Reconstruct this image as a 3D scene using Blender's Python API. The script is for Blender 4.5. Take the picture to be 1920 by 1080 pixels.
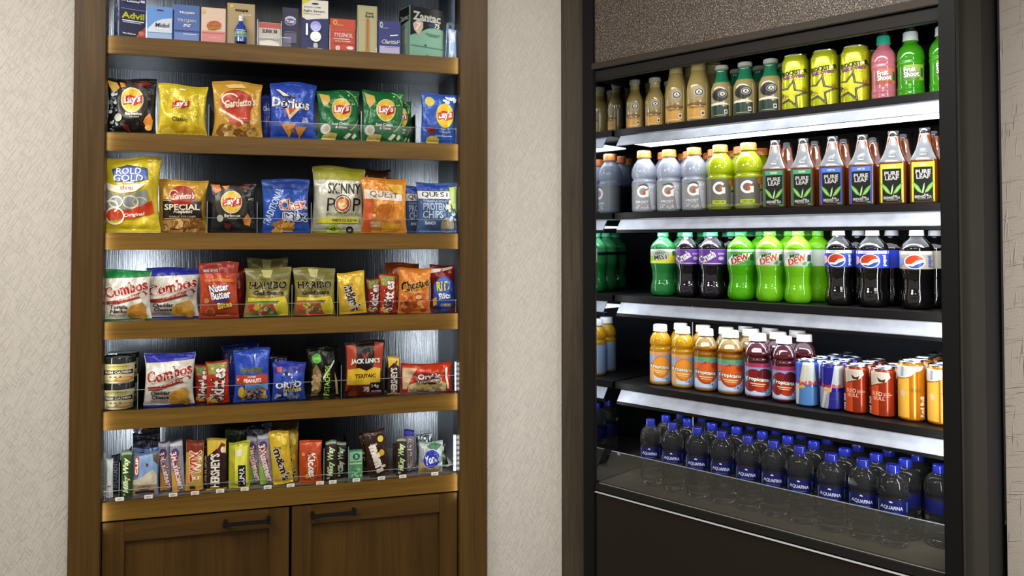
import bpy, bmesh, math, random
from mathutils import Vector, Matrix, noise
PI = math.pi
C = bpy.context.scene.collection
scene = bpy.context.scene
for o in list(bpy.data.objects): bpy.data.objects.remove(o)

# ------------------------------------------------------------------ camera
F = 1500.0                       # focal length in pixels of the 1920 px wide frame
TP = 36.5 / F
PITCH = math.atan(TP)
SH = -85 - F * TP
ZC = 1.55
cd = bpy.data.cameras.new('camera'); cam = bpy.data.objects.new('camera', cd); C.objects.link(cam)
cd.sensor_width = 36; cd.lens = F / 1920 * 36; cd.shift_y = SH / 1920; cd.clip_start = .02
cam.location = (0, 0, ZC); cam.rotation_euler = (PI / 2 + PITCH, 0, 0)
scene.camera = cam
vs = scene.view_settings
scene.display_settings.display_device = 'sRGB'
vs.view_transform = 'Standard'; vs.look = 'None'; vs.gamma = 1; vs.use_curve_mapping = False
vs.exposure = 0.0
scene.cycles.max_bounces = 8; scene.cycles.transparent_max_bounces = 24
scene.cycles.caustics_reflective = False; scene.cycles.caustics_refractive = False
scene.cycles.sample_clamp_indirect = 4

# ------------------------------------------------------------------ world and large lights
w = bpy.data.worlds.new('world'); scene.world = w; w.use_nodes = True
w.node_tree.nodes['Background'].inputs[0].default_value = (1.0, .98, .955, 1)
w.node_tree.nodes['Background'].inputs[1].default_value = .40

def area(name, loc, target, sx, sy, power, col=(1, 1, 1), spread=PI):
    l = bpy.data.lights.new(name, 'AREA'); l.shape = 'RECTANGLE'; l.size = sx; l.size_y = sy
    l.energy = power; l.color = col; l.spread = spread
    o = bpy.data.objects.new(name, l); C.objects.link(o); o.location = loc
    d = Vector(target) - Vector(loc)
    o.rotation_euler = d.to_track_quat('-Z', 'Y').to_euler()
    return o
WARM = (1.0, .97, .925)
area('ceiling_and_fill_light', (-1.7, 1.0, 2.70), (-1.7, 1.4, 0), 1.0, .8, 45, WARM)
area('ceiling_and_fill_light', (-.1, .7, 2.70), (-.1, 1.3, 0), 1.0, .8, 30, WARM)
area('ceiling_and_fill_light', (.50, 1.75, 2.70), (.42, 2.3, .6), .5, .5, 10, WARM)  # fill light added to brighten the wall between cabinet and cooler
area('ceiling_and_fill_light', (1.9, .2, 2.70), (1.66, 2.1, .9), .4, .4, 15, WARM, 1.3)  # narrow fill light added to lift the lower part of the right wall
area('ceiling_and_fill_light', (.8, -.9, 2.70), (.6, .6, 0), 1.2, .8, 30, WARM)

# ------------------------------------------------------------------ frames of the two walls
class Fr:
    def __init__(s, o, ex):
        s.o = o; s.ex = ex; s.ey = (-ex[1], ex[0]); s.rot = math.atan2(ex[1], ex[0])
    def W(s, u, w, z):
        return (s.o[0] + s.ex[0] * u + s.ey[0] * w, s.o[1] + s.ex[1] * u + s.ey[1] * w, z)
    def hit(s, px, py, w=0.0):
        a = (px - 960) / F; b = (540 + SH - py) / F
        r = (a, math.cos(PITCH) - b * math.sin(PITCH), math.sin(PITCH) + b * math.cos(PITCH))
        ox = s.o[0] + s.ey[0] * w; oy = s.o[1] + s.ey[1] * w
        t = (ox * s.ey[0] + oy * s.ey[1]) / (r[0] * s.ey[0] + r[1] * s.ey[1])
        X = t * r[0] - s.o[0]; Y = t * r[1] - s.o[1]
        return X * s.ex[0] + Y * s.ex[1], t * r[2] + ZC
    def depth(s, u, w): return s.W(u, w, 0)[1]
A = Fr((-.275 * 2.7, .9614 * 2.7), (.9614, .2752))
B = Fr((.832, 2.4), (.7208, -.6931))

# ------------------------------------------------------------------ materials
def lin(h):
    h = h.lstrip('#')
    if len(h) == 3: h = ''.join(c * 2 for c in h)
    r = [int(h[i:i + 2], 16) / 255 for i in (0, 2, 4)]
    return tuple((c / 12.92 if c <= .04045 else ((c + .055) / 1.055) ** 2.4) for c in r) + (1,)
_m = {}
def mat(h, fin='foil'):
    k = (h, fin)
    if k in _m: return _m[k]
    m = bpy.data.materials.new(fin + '_' + h); m.use_nodes = True; _m[k] = m
    nt = m.node_tree; b = nt.nodes['Principled BSDF']; out = nt.nodes['Material Output']
    col = lin(h); b.inputs['Base Color'].default_value = col
    I = b.inputs
    def nz(scale, dist, strength, det=3):
        t = nt.nodes.new('ShaderNodeTexCoord'); n = nt.nodes.new('ShaderNodeTexNoise')
        n.inputs['Scale'].default_value = scale; n.inputs['Detail'].default_value = det
        nt.links.new(t.outputs['Object'], n.inputs['Vector'])
        bp = nt.nodes.new('ShaderNodeBump'); bp.inputs['Distance'].default_value = dist
        bp.inputs['Strength'].default_value = strength
        nt.links.new(n.outputs[0], bp.inputs['Height']); nt.links.new(bp.outputs[0], I['Normal'])
    if fin == 'foil': I['Roughness'].default_value = .27; I['Metallic'].default_value = .12; nz(38, .006, .7)
    elif fin == 'print': I['Roughness'].default_value = .33; I['Specular IOR Level'].default_value = .4
    elif fin == 'paper': I['Roughness'].default_value = .5
    elif fin == 'matte': I['Roughness'].default_value = .8
    elif fin == 'gloss': I['Roughness'].default_value = .12; I['Coat Weight'].default_value = .3
    elif fin == 'metal': I['Roughness'].default_value = .22; I['Metallic'].default_value = 1
    elif fin == 'canpaint': I['Roughness'].default_value = .2; I['Metallic'].default_value = .45
    elif fin == 'black': I['Roughness'].default_value = .5; I['Specular IOR Level'].default_value = .2
    elif fin == 'silver': I['Roughness'].default_value = .3; I['Metallic'].default_value = 1; nz(60, .006, .8, 5)
    elif fin == 'liquid':      # coloured drink in a clear bottle: light passes through it
        I['Roughness'].default_value = .08; I['Coat Weight'].default_value = .5; I['Coat Roughness'].default_value = .03
        tr = nt.nodes.new('ShaderNodeBsdfTranslucent'); tr.inputs[0].default_value = col
        mx = nt.nodes.new('ShaderNodeMixShader'); mx.inputs[0].default_value = .42
        nt.links.new(b.outputs[0], mx.inputs[1]); nt.links.new(tr.outputs[0], mx.inputs[2])
        nt.links.new(mx.outputs[0], out.inputs[0])
    elif fin == 'dark':        # dark drink: glossy bottle
        I['Roughness'].default_value = .06; I['Coat Weight'].default_value = .8; I['Coat Roughness'].default_value = .02
    elif fin in ('clear', 'tint', 'haze'):
        tr = nt.nodes.new('ShaderNodeBsdfTransparent')
        a = {'clear': 1.0, 'tint': .85, 'haze': .62}[fin]
        tr.inputs[0].default_value = tuple(1 - (1 - c) * (1 if fin != 'clear' else .06) for c in col[:3]) + (1,)
        gl = nt.nodes.new('ShaderNodeBsdfGlossy'); gl.inputs['Roughness'].default_value = .04; gl.inputs[0].default_value = (.45, .45, .45, 1) if fin == 'clear' else (1, 1, 1, 1)
        fr = nt.nodes.new('ShaderNodeFresnel'); fr.inputs[0].default_value = 1.22
        mx = nt.nodes.new('ShaderNodeMixShader')
        nt.links.new(fr.outputs[0], mx.inputs[0]); nt.links.new(tr.outputs[0], mx.inputs[1]); nt.links.new(gl.outputs[0], mx.inputs[2])
        last = mx
        if fin == 'haze':
            df = nt.nodes.new('ShaderNodeBsdfDiffuse'); df.inputs[0].default_value = (.42, .40, .36, 1)
            m2 = nt.nodes.new('ShaderNodeMixShader'); m2.inputs[0].default_value = .045
            nt.links.new(mx.outputs[0], m2.inputs[1]); nt.links.new(df.outputs[0], m2.inputs[2]); last = m2
        nt.links.new(last.outputs[0], out.inputs[0])
    elif fin == 'water':
        I['Transmission Weight'].default_value = 1; I['Roughness'].default_value = .015; I['IOR'].default_value = 1.30
        nz(32, .006, .5, 1)
        df = nt.nodes.new('ShaderNodeBsdfDiffuse'); df.inputs[0].default_value = (.85, .85, .80, 1)
        tl = nt.nodes.new('ShaderNodeBsdfTranslucent'); tl.inputs[0].default_value = (.85, .85, .80, 1)
        ms = nt.nodes.new('ShaderNodeMixShader'); nt.links.new(df.outputs[0], ms.inputs[1]); nt.links.new(tl.outputs[0], ms.inputs[2])
        mx = nt.nodes.new('ShaderNodeMixShader'); mx.inputs[0].default_value = .03
        nt.links.new(b.outputs[0], mx.inputs[1]); nt.links.new(ms.outputs[0], mx.inputs[2]); nt.links.new(mx.outputs[0], out.inputs[0])
    elif fin.startswith('glow'):
        e = nt.nodes.new('ShaderNodeEmission'); e.inputs[0].default_value = col
        e.inputs[1].default_value = float(fin[4:]); nt.links.new(e.outputs[0], out.inputs[0])
    return m

def node_mat(name, build):
    m = bpy.data.materials.new(name); m.use_nodes = True
    build(m.node_tree, m.node_tree.nodes['Principled BSDF']); return m
def wood(name, dark, light, axis, rough=.42, scale=7, bump=.3, spec=.22):
    def f(nt, b):
        t = nt.nodes.new('ShaderNodeTexCoord'); mp = nt.nodes.new('ShaderNodeMapping')
        s = [scale * 2.2] * 3; s[axis] = scale * .12; mp.inputs['Scale'].default_value = s
        nt.links.new(t.outputs['Object'], mp.inputs['Vector'])
        n = nt.nodes.new('ShaderNodeTexNoise'); n.inputs['Scale'].default_value = 1; n.inputs['Detail'].default_value = 8
        n.inputs['Roughness'].default_value = .65; n.inputs['Distortion'].default_value = .6
        nt.links.new(mp.outputs[0], n.inputs['Vector'])
        mp2 = nt.nodes.new('ShaderNodeMapping'); s2 = [scale * 22] * 3; s2[axis] = scale * .8
        mp2.inputs['Scale'].default_value = s2; nt.links.new(t.outputs['Object'], mp2.inputs['Vector'])
        n2 = nt.nodes.new('ShaderNodeTexNoise'); n2.inputs['Scale'].default_value = 1; n2.inputs['Detail'].default_value = 4
        nt.links.new(mp2.outputs[0], n2.inputs['Vector'])
        mx = nt.nodes.new('ShaderNodeMath'); mx.operation = 'MULTIPLY_ADD'; mx.inputs[1].default_value = .35
        nt.links.new(n2.outputs[0], mx.inputs[0]); nt.links.new(n.outputs[0], mx.inputs[2])
        cr = nt.nodes.new('ShaderNodeValToRGB'); cr.color_ramp.elements[0].position = .42; cr.color_ramp.elements[1].position = .85
        cr.color_ramp.elements[0].color = lin(dark); cr.color_ramp.elements[1].color = lin(light)
        nt.links.new(mx.outputs[0], cr.inputs[0]); nt.links.new(cr.outputs[0], b.inputs['Base Color'])
        b.inputs['Roughness'].default_value = rough; b.inputs['Specular IOR Level'].default_value = spec
        bp = nt.nodes.new('ShaderNodeBump'); bp.inputs['Distance'].default_value = .002; bp.inputs['Strength'].default_value = bump
        nt.links.new(n2.outputs[0], bp.inputs['Height']); nt.links.new(bp.outputs[0], b.inputs['Normal'])
    return node_mat(name, f)
WOODV = wood('stained_wood_vertical', '3b2b10', '5c431e', 2)
WOODH = wood('stained_wood_horizontal', '50370f', '7a5a22', 0)
WOODR = wood('stained_wood_rail', '38260d', '533a16', 0)
WOODP = wood('stained_wood_panel', '38260d', '533a16', 2)
BLACKWOOD = wood('black_wood', '050506', '1f2125', 2, rough=.32, scale=9, bump=.6, spec=.5)
LAMINATE = wood('grey_brown_laminate', '352e25', '52483a', 2, rough=.5, scale=16, bump=.2)
def wallpaper(name, rot, col, bumps):
    def f(nt, b):
        t = nt.nodes.new('ShaderNodeTexCoord')
        hs = []
        for k, (a, sc, dens, st) in enumerate(rot):
            mp = nt.nodes.new('ShaderNodeMapping'); mp.inputs['Rotation'].default_value = (0, math.radians(a), 0)
            nt.links.new(t.outputs['Object'], mp.inputs['Vector'])
            br = nt.nodes.new('ShaderNodeTexNoise')
            mp2 = nt.nodes.new('ShaderNodeMapping'); mp2.inputs['Scale'].default_value = (sc * 1.0, 1, sc * st)
            nt.links.new(mp.outputs[0], mp2.inputs['Vector'])
            br.inputs['Scale'].default_value = 1; br.inputs['Detail'].default_value = 1.5
            nt.links.new(mp2.outputs[0], br.inputs['Vector'])
            r = nt.nodes.new('ShaderNodeValToRGB'); r.color_ramp.elements[0].position = dens; r.color_ramp.elements[1].position = dens + .12
            nt.links.new(br.outputs[0], r.inputs[0]); hs.append(r)
        ad = nt.nodes.new('ShaderNodeMath'); ad.operation = 'MAXIMUM'
        nt.links.new(hs[0].outputs[0], ad.inputs[0]); nt.links.new(hs[1].outputs[0], ad.inputs[1])
        n = nt.nodes.new('ShaderNodeTexNoise'); n.inputs['Scale'].default_value = 160; n.inputs['Detail'].default_value = 3
        nt.links.new(t.outputs['Object'], n.inputs['Vector'])
        a2 = nt.nodes.new('ShaderNodeMath'); a2.operation = 'MULTIPLY_ADD'; a2.inputs[1].default_value = .5
        nt.links.new(n.outputs[0], a2.inputs[0]); nt.links.new(ad.outputs[0], a2.inputs[2])
        bp = nt.nodes.new('ShaderNodeBump'); bp.inputs['Distance'].default_value = .003; bp.inputs['Strength'].default_value = bumps
        nt.links.new(a2.outputs[0], bp.inputs['Height']); nt.links.new(bp.outputs[0], b.inputs['Normal'])
        cr = nt.nodes.new('ShaderNodeMixRGB'); cr.inputs[1].default_value = lin(col[0]); cr.inputs[2].default_value = lin(col[1])
        nt.links.new(ad.outputs[0], cr.inputs[0]); nt.links.new(cr.outputs[0], b.inputs['Base Color'])
        b.inputs['Roughness'].default_value = .75
    return node_mat(name, f)
PAPER_A = wallpaper('embossed_wallpaper', [(61, 20, .555, 15), (-57, 20, .585, 15)], ('cbc4b9', 'd1cabf'), .62)
PAPER_B = wallpaper('embossed_wallpaper_dashes', [(14, 12, .62, 16), (86, 12, .64, 16)], ('c2b8ac', 'c6bcb0'), .8)
def speck(nt, b):
    t = nt.nodes.new('ShaderNodeTexCoord')
    n = nt.nodes.new('ShaderNodeTexNoise'); n.inputs['Scale'].default_value = 260; n.inputs['Detail'].default_value = 2
    nt.links.new(t.outputs['Object'], n.inputs['Vector'])
    cr = nt.nodes.new('ShaderNodeValToRGB'); e = cr.color_ramp.elements
    e[0].position = .38; e[0].color = lin('231e1a'); e[1].position = .72; e[1].color = lin('b5a68f')
    x = e.new(.56); x.color = lin('5a5047')
    nt.links.new(n.outputs[0], cr.inputs[0]); nt.links.new(cr.outputs[0], b.inputs['Base Color'])
    b.inputs['Roughness'].default_value = .4
    bp = nt.nodes.new('ShaderNodeBump'); bp.inputs['Distance'].default_value = .002; bp.inputs['Strength'].default_value = .7
    nt.links.new(n.outputs[0], bp.inputs['Height']); nt.links.new(bp.outputs[0], b.inputs['Normal'])
SPECK = node_mat('speckled_header_panel', speck)
def railf(nt, b):
    t = nt.nodes.new('ShaderNodeTexCoord'); n = nt.nodes.new('ShaderNodeTexNoise')
    n.inputs['Scale'].default_value = 22; n.inputs['Detail'].default_value = 6
    nt.links.new(t.outputs['Object'], n.inputs['Vector'])
    cr = nt.nodes.new('ShaderNodeValToRGB'); cr.color_ramp.elements[0].position = .3; cr.color_ramp.elements[1].position = .7
    cr.color_ramp.elements[0].color = lin('8f949f'); cr.color_ramp.elements[1].color = lin('a6abb6')
    nt.links.new(n.outputs[0], cr.inputs[0]); nt.links.new(cr.outputs[0], b.inputs['Base Color'])
    b.inputs['Roughness'].default_value = .42; b.inputs['Metallic'].default_value = .35
RAIL = node_mat('satin_price_rail', railf)
BLK = mat('100f0e', 'black'); BLK2 = mat('0c0c0c', 'black')
def mirrorf(nt, b):
    b.inputs['Base Color'].default_value = (.50, .54, .58, 1); b.inputs['Metallic'].default_value = 1; b.inputs['Roughness'].default_value = .045
SIDEGLASS = node_mat('mirror_side_panel', mirrorf)

# ------------------------------------------------------------------ mesh helper
class MB:
    def __init__(s): s.v = []; s.f = []; s.m = []; s.mats = []; s.uvz = 0
    def mi(s, m):
        if m not in s.mats: s.mats.append(m)
        return s.mats.index(m)
    def add(s, vs, fs, m):
        k = len(s.v); i = s.mi(m); s.v += [tuple(v) for v in vs]
        for f in fs: s.f.append(tuple(k + q for q in f)); s.m.append(i)
    def box(s, x0, x1, y0, y1, z0, z1, m, bev=0.0):
        bm = bmesh.new(); bmesh.ops.create_cube(bm, size=1)
        for v in bm.verts:
            v.co = Vector((x0 if v.co.x < 0 else x1, y0 if v.co.y < 0 else y1, z0 if v.co.z < 0 else z1))
        if bev: bmesh.ops.bevel(bm, geom=bm.edges[:], offset=bev, segments=2, affect='EDGES')
        s.add([v.co.copy() for v in bm.verts], [[v.index for v in f.verts] for f in bm.faces], m); bm.free()
    def loft(s, rings, m, n=28, mod=None, closed=True, top=True):
        """rings: (z, r) or (z, r, sq) - sq 0 round .. 1 square"""
        vs = []
        for rg in rings:
            z, r = rg[0], rg[1]; q = rg[2] if len(rg) > 2 else 0
            for i in range(n):
                a = 2 * PI * i / n + PI / n
                ca, sa = math.cos(a), math.sin(a)
                k = 1.0
                if q:
                    e = 2 + 7 * q
                    k = (abs(ca) ** e + abs(sa) ** e) ** (-1 / e)
                rr = r * k * (mod(a, z) if mod else 1)
                vs.append((rr * ca, rr * sa, z))
        fs = []
        for j in range(len(rings) - 1):
            for i in range(n):
                a, b = j * n + i, j * n + (i + 1) % n
                fs.append((a, b, b + n, a + n))
        if closed:
            fs.append(tuple(range(n - 1, -1, -1)))
            if top: fs.append(tuple((len(rings) - 1) * n + i for i in range(n)))
        s.add(vs, fs, m)
    def mesh(s, name, smooth=True):
        me = bpy.data.meshes.new(name); me.from_pydata(s.v, [], s.f)
        for m in s.mats: me.materials.append(m)
        me.polygons.foreach_set('material_index', s.m)
        if smooth:
            me.polygons.foreach_set('use_smooth', [True] * len(s.f)); me.set_sharp_from_angle(angle=math.radians(38))
        me.update(); return me
    def obj(s, name, parent=None, smooth=True):
        o = bpy.data.objects.new(name, s.mesh(name, smooth)); C.objects.link(o); o.parent = parent; return o

def tag(o, label=None, cat=None, group=None, kind=None):
    if label: o['label'] = label
    if cat: o['category'] = cat
    if group: o['group'] = group
    if kind: o['kind'] = kind
    return o
def thing(name, fr, u, w, z, label, cat, group=None, yaw=0.0, lean=0.0, tilt=0.0):
    o = bpy.data.objects.new(name, None); C.objects.link(o); o.empty_display_size = .02
    o.location = fr.W(u, w, z + (.0012 if z > .01 else 0)); o.rotation_euler = (lean, tilt, fr.rot + yaw)
    return tag(o, label, cat, group)
def dup(root, loc, label=None, group=None, yaw=None, skip=()):
    r = root.copy(); C.objects.link(r); r.location = loc
    if yaw is not None: r.rotation_euler.z = yaw
    if label: r['label'] = label
    if group: r['group'] = group
    for ch in list(root.children):
        if ch.name.split('.')[0] in skip: continue
        c = ch.copy(); C.objects.link(c); c.parent = r
        for g in ch.children:
            d = g.copy(); C.objects.link(d); d.parent = c
    return r
def struct(o, label=None): o['kind'] = 'structure'; return o

# ------------------------------------------------------------------ printed artwork mapped on surfaces
_tc = {}
def text_mesh(s, bold=0.0, shear=0.0):
    k = (s, round(bold, 3), shear)
    if k in _tc: return _tc[k]
    cu = bpy.data.curves.new('t', 'FONT'); cu.body = s; cu.offset = bold; cu.shear = shear; cu.resolution_u = 2
    cu.space_line = .82; cu.align_x = 'CENTER'
    ob = bpy.data.objects.new('t', cu); me = ob.to_mesh()
    vs = [tuple(v.co[:2]) for v in me.vertices]; fs = [tuple(p.vertices) for p in me.polygons]
    ob.to_mesh_clear(); bpy.data.objects.remove(ob); bpy.data.curves.remove(cu)
    _tc[k] = (vs, fs); return _tc[k]
def T(s, x, y, w, h, c, o=None, rot=0, sh=0, b=.015, ob=.045): return ('T', s, x, y, w, h, c, o, rot, sh, b, ob)
def E(x, y, rx, ry, c, rot=0): return ('E', x, y, rx, ry, c, rot)
def R(x, y, w, h, c, rot=0): return ('R', x, y, w, h, c, rot)
def P(c, *pts): return ('P', pts, c)
def N(x, y, w, h, cols, n, r, seed=1): return ('N', x, y, w, h, cols, n, r, seed)
def arc(x, y, rx, ry, a0, a1, th, c, n=14):
    pts = []
    for i in range(n + 1):
        a = math.radians(a0 + (a1 - a0) * i / n); pts.append((x + rx * math.cos(a), y - ry * math.sin(a)))
    for i in range(n, -1, -1):
        a = math.radians(a0 + (a1 - a0) * i / n); pts.append((x + (rx - th) * math.cos(a), y - (ry - th) * math.sin(a)))
    return ('P', pts, c)
def star(x, y, r, asp, c, rot=0, inner=.4):
    pts = []
    for i in range(10):
        a = math.radians(rot + 90 + 36 * i); q = r if i % 2 == 0 else r * inner
        pts.append((x + q * math.cos(a), y - q * asp * math.sin(a)))
    return ('P', pts, c)

def art_mesh(mb, items, S, W, H, fin='print', off0=.0014, step=.00030, maxe=None, clamp=True):
    """items in unit coordinates (x 0..1 left to right, y 0..1 from the top); S(u, v, off) -> point"""
    maxe = maxe or min(W / 18, .008)
    off = off0
    for it in items:
        polys = []        # list of (verts2d in metres (x right, y down), faces, colour)
        k = it[0]
        if k == 'T':
            _, s, x, y, w_, h_, c, oc, rot, sh, b, ob = it
            v0, f0 = text_mesh(s, min(b, .02), sh)
            if not v0: continue
            xs = [p[0] for p in v0]; ys = [p[1] for p in v0]
            cx, cy = (min(xs) + max(xs)) / 2, (min(ys) + max(ys)) / 2
            vert = 45 < abs(rot) < 135
            bw = (w_ * H if vert else w_ * W); bh = (h_ * W if vert else h_ * H)
            sx = bw / max(1e-6, max(xs) - min(xs)); sy = bh / max(1e-6, max(ys) - min(ys))
            ra = math.radians(rot); co, si = math.cos(ra), math.sin(ra)
            bb = .35 * b * (sx + sy) / 2 if b > .02 else 0
            sh_c = [(0, 0)] + ([(bb, 0), (-bb, 0), (0, bb), (0, -bb)] if bb else [])
            ro = bb + ob * .8 * min(sx, sy)
            sh_o = [(ro * math.cos(q * PI / 4), ro * math.sin(q * PI / 4)) for q in range(8)]
            for (shs, colr) in ([(sh_o, oc)] if oc else []) + [(sh_c, c)]:
                vs2 = []; ff = []
                for (dx, dy) in shs:
                    k0 = len(vs2)
                    for p in v0:
                        X = (p[0] - cx) * sx + dx; Y = -(p[1] - cy) * sy + dy
                        vs2.append((x * W + X * co + Y * si, y * H - X * si + Y * co))
                    ff += [tuple(k0 + i for i in f) for f in f0]
                polys.append((vs2, ff, colr))
        elif k == 'E':
            _, x, y, rx, ry, c, rot = it
            ra = math.radians(rot); n = 28; vs2 = []; fs = []
            nr = max(2, min(8, int(max(rx * W, ry * H) / maxe * .9) + 2))
            for q in range(nr):
                ring = 1 - q / nr
                for i in range(n):
                    a = 2 * PI * i / n; X = rx * W * ring * math.cos(a); Y = ry * H * ring * math.sin(a)
                    vs2.append((x * W + X * math.cos(ra) + Y * math.sin(ra), y * H - X * math.sin(ra) + Y * math.cos(ra)))
            vs2.append((x * W, y * H))
            for q in range(nr - 1):
                for i in range(n): fs.append((q * n + i, q * n + (i + 1) % n, (q + 1) * n + (i + 1) % n, (q + 1) * n + i))
            for i in range(n): fs.append(((nr - 1) * n + i, (nr - 1) * n + (i + 1) % n, nr * n))
            polys.append((vs2, fs, c))
        elif k == 'R':
            _, x, y, w_, h_, c, rot = it
            ra = math.radians(rot); nx = max(1, int(w_ * W / maxe) + 1); ny = max(1, int(h_ * H / maxe) + 1)
            vs2 = []; fs = []
            for j in range(ny + 1):
                for i in range(nx + 1):
                    X = (i / nx - .5) * w_ * W; Y = (j / ny - .5) * h_ * H
                    vs2.append((x * W + X * math.cos(ra) + Y * math.sin(ra), y * H - X * math.sin(ra) + Y * math.cos(ra)))
            for j in range(ny):
                for i in range(nx):
                    a = j * (nx + 1) + i; fs.append((a, a + 1, a + nx + 2, a + nx + 1))
            polys.append((vs2, fs, c))
        elif k == 'P':
            pts = [(p[0] * W, p[1] * H) for p in it[1]]
            bm = bmesh.new(); vv = [bm.verts.new((p[0], p[1], 0)) for p in pts]
            try:
                bm.faces.new(vv); bmesh.ops.triangulate(bm, faces=bm.faces[:])
                for _ in range(4):
                    ee = [e for e in bm.edges if e.calc_length() > maxe]
                    if not ee: break
                    bmesh.ops.subdivide_edges(bm, edges=ee, cuts=1); bmesh.ops.triangulate(bm, faces=bm.faces[:])
                bm.verts.index_update()
                polys.append(([tuple(v.co[:2]) for v in bm.verts], [[v.index for v in f.verts] for f in bm.faces], it[2]))
            except ValueError: pass
            bm.free()
        elif k == 'N':
            _, x, y, w_, h_, cols, n, r, seed = it
            rg = random.Random(seed)
            for q in range(n):
                cx = (x + (rg.random() - .5) * w_) * W; cy = (y + (rg.random() - .5) * h_) * H
                rr = r * W * (.6 + .7 * rg.random()); aa = rg.random() * 6.28; asp = .5 + .5 * rg.random(); m_ = 8
                pts = []
                for i in range(m_):
                    a = 2 * PI * i / m_; X = rr * math.cos(a); Y = rr * asp * math.sin(a)
                    pts.append((cx + X * math.cos(aa) - Y * math.sin(aa), cy + X * math.sin(aa) + Y * math.cos(aa)))
                polys.append((pts, [tuple(range(m_))], cols[rg.randrange(len(cols))]))
        for (vs2, fs, c) in polys:
            off += step * (.12 if k == 'N' else 1)
            vs3 = []
            for (X, Y) in vs2:
                u_, v_ = X / W, Y / H
                if clamp: u_ = min(.985, max(.015, u_)); v_ = min(.995, max(.005, v_))
                vs3.append(S(u_, v_, off))
            m_ = mat(c, fin) if isinstance(c, str) else c
            mb.add(vs3, fs, m_)
    return mb
# ------------------------------------------------------------------ room
AZ = [2.190, 1.890, 1.581, 1.307, 1.033, .758]        # shelf tops of the snack cabinet
AF = [2.134, 1.833, 1.528, 1.253, .977, .702]         # lower edges of the shelf fronts
UL, UR = -.5265, .5820                                # opening of the snack cabinet
UOL, UOR = -.6135, .6800                              # outer edges of its face frame
AD = .42                                              # how deep the shelves are
def shell(name, fr, boxes, m):
    mb = MB()
    for b in boxes: mb.box(*b, m)
    o = mb.obj(name, None, False); o.location = fr.W(0, 0, 0); o.rotation_euler = (0, 0, fr.rot); return struct(o)
shell('wall_left', A, [(-3.2, UOL + .004, .014, .13, 0, 2.75), (UOR - .004, .9605, .014, .13, 0, 2.75), (UOL + .004, UOR - .004, .014, .13, 2.56, 2.75)], PAPER_A)
CL = B.hit(1092, 500, -.12)[0]; CLI = B.hit(1114, 500, -.12)[0]
CRI = B.hit(1764, 500, -.12)[0]; CR = B.hit(1799, 500, -.12)[0]
shell('wall_right', B, [(CR + .002, 2.6, .30, .42, 0, 2.75), (CL, CR + .002, .30, .42, 2.53, 2.75)], PAPER_B)
mb = MB(); mb.box(-5, 5, -4, 5, -.05, 0, mat('6e6459', 'matte')); struct(mb.obj('floor'))
mb = MB(); mb.box(-5, 5, -4, 5, 2.75, 2.8, mat('d9d4cb', 'matte')); struct(mb.obj('ceiling'))
# laminate filler between the end of the left wall and the cooler
p0 = A.W(.957, .02, 0); p1 = B.W(CL + .002, -.085, 0)
mb = MB()
n_ = Vector((p1[0] - p0[0], p1[1] - p0[1], 0)); ln = n_.length; ang = math.atan2(n_.y, n_.x)
mb.box(0, ln, 0, .03, 0, 2.75, LAMINATE)
o = mb.obj('trim_1', None, False); o.location = p0; o.rotation_euler = (0, 0, ang); struct(o)

# ------------------------------------------------------------------ snack cabinet
cab = thing('snack_cabinet', A, 0, 0, 0, 'tall brown wooden built-in snack cabinet with six lit open levels above two doors', 'cabinet')
def part(name, m, box, parent=None, bev=.0, smooth=False):
    mb = MB(); mb.box(*box, m, bev); return mb.obj(name, parent or cab, smooth)
part('stile', WOODV, (UOL, UL, -.016, .026, 0, 2.56), bev=.0015)
part('stile', WOODV, (UR, UOR, -.016, .026, 0, 2.56), bev=.0015)
BKL, BKR = -.60, .590
part('back_panel', BLACKWOOD, (BKL, BKR, AD, AD + .02, .1, 2.56))
part('side_panel', BLACKWOOD, (BKL - .018, BKL, .026, AD, .1, 2.56))
part('side_panel', BLACKWOOD, (BKR, BKR + .018, .026, AD, .1, 2.56))
part('top_panel', BLACKWOOD, (BKL, BKR, .026, AD, 2.545, 2.56))
part('head_rail', WOODH, (UL, UR, 0, .02, 2.47, 2.545), bev=.001)
for i in range(5):
    s = part('shelf', BLACKWOOD, (BKL, BKR, .022, AD, AZ[i] - .02, AZ[i] - .0005))
    part('shelf_front', WOODH, (UL, UR, 0, .022, AF[i], AZ[i]), s, bev=.001)
s = part('counter', mat('6f6a60', 'paper'), (BKL, BKR, .022, AD, AZ[5] - .02, AZ[5] - .0005))
part('counter_front', WOODH, (UL, UR, 0, .022, AF[5], AZ[5]), s, bev=.001)
# doors
HM = mat('16130f', 'black')
def door(u0, u1, hz, h0, h1):
    zt, zb = AF[5] - .006, .12
    fw = .062
    d = bpy.data.objects.new('door', None); C.objects.link(d); d.parent = cab; d.location = (u0, 0, zb)
    W_, H_ = u1 - u0, zt - zb
    part('door_stile', WOODP, (0, fw, .004, .024, 0, H_), d, .0012); part('door_stile', WOODP, (W_ - fw, W_, .004, .024, 0, H_), d, .0012)
    part('door_rail', WOODR, (fw, W_ - fw, .004, .024, H_ - fw, H_), d, .0012); part('door_rail', WOODR, (fw, W_ - fw, .004, .024, 0, fw), d, .0012)
    part('door_panel', WOODP, (fw, W_ - fw, .016, .022, fw, H_ - fw), d)
    mb = MB(); zz = hz - zb
    a, b = h0 - u0, h1 - u0
    mb.box(a, b, -.030, -.020, zz - .0055, zz + .0055, HM, .002)
    for q in (a, b - .012): mb.box(q, q + .012, -.028, .004, zz - .009, zz + .009, HM, .002)
    mb.obj('door_handle', d)
g1, g2 = A.hit(542, 1000)[0], A.hit(547, 1000)[0]
def hz(px, py): return A.hit(px, py, -.025)
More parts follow.
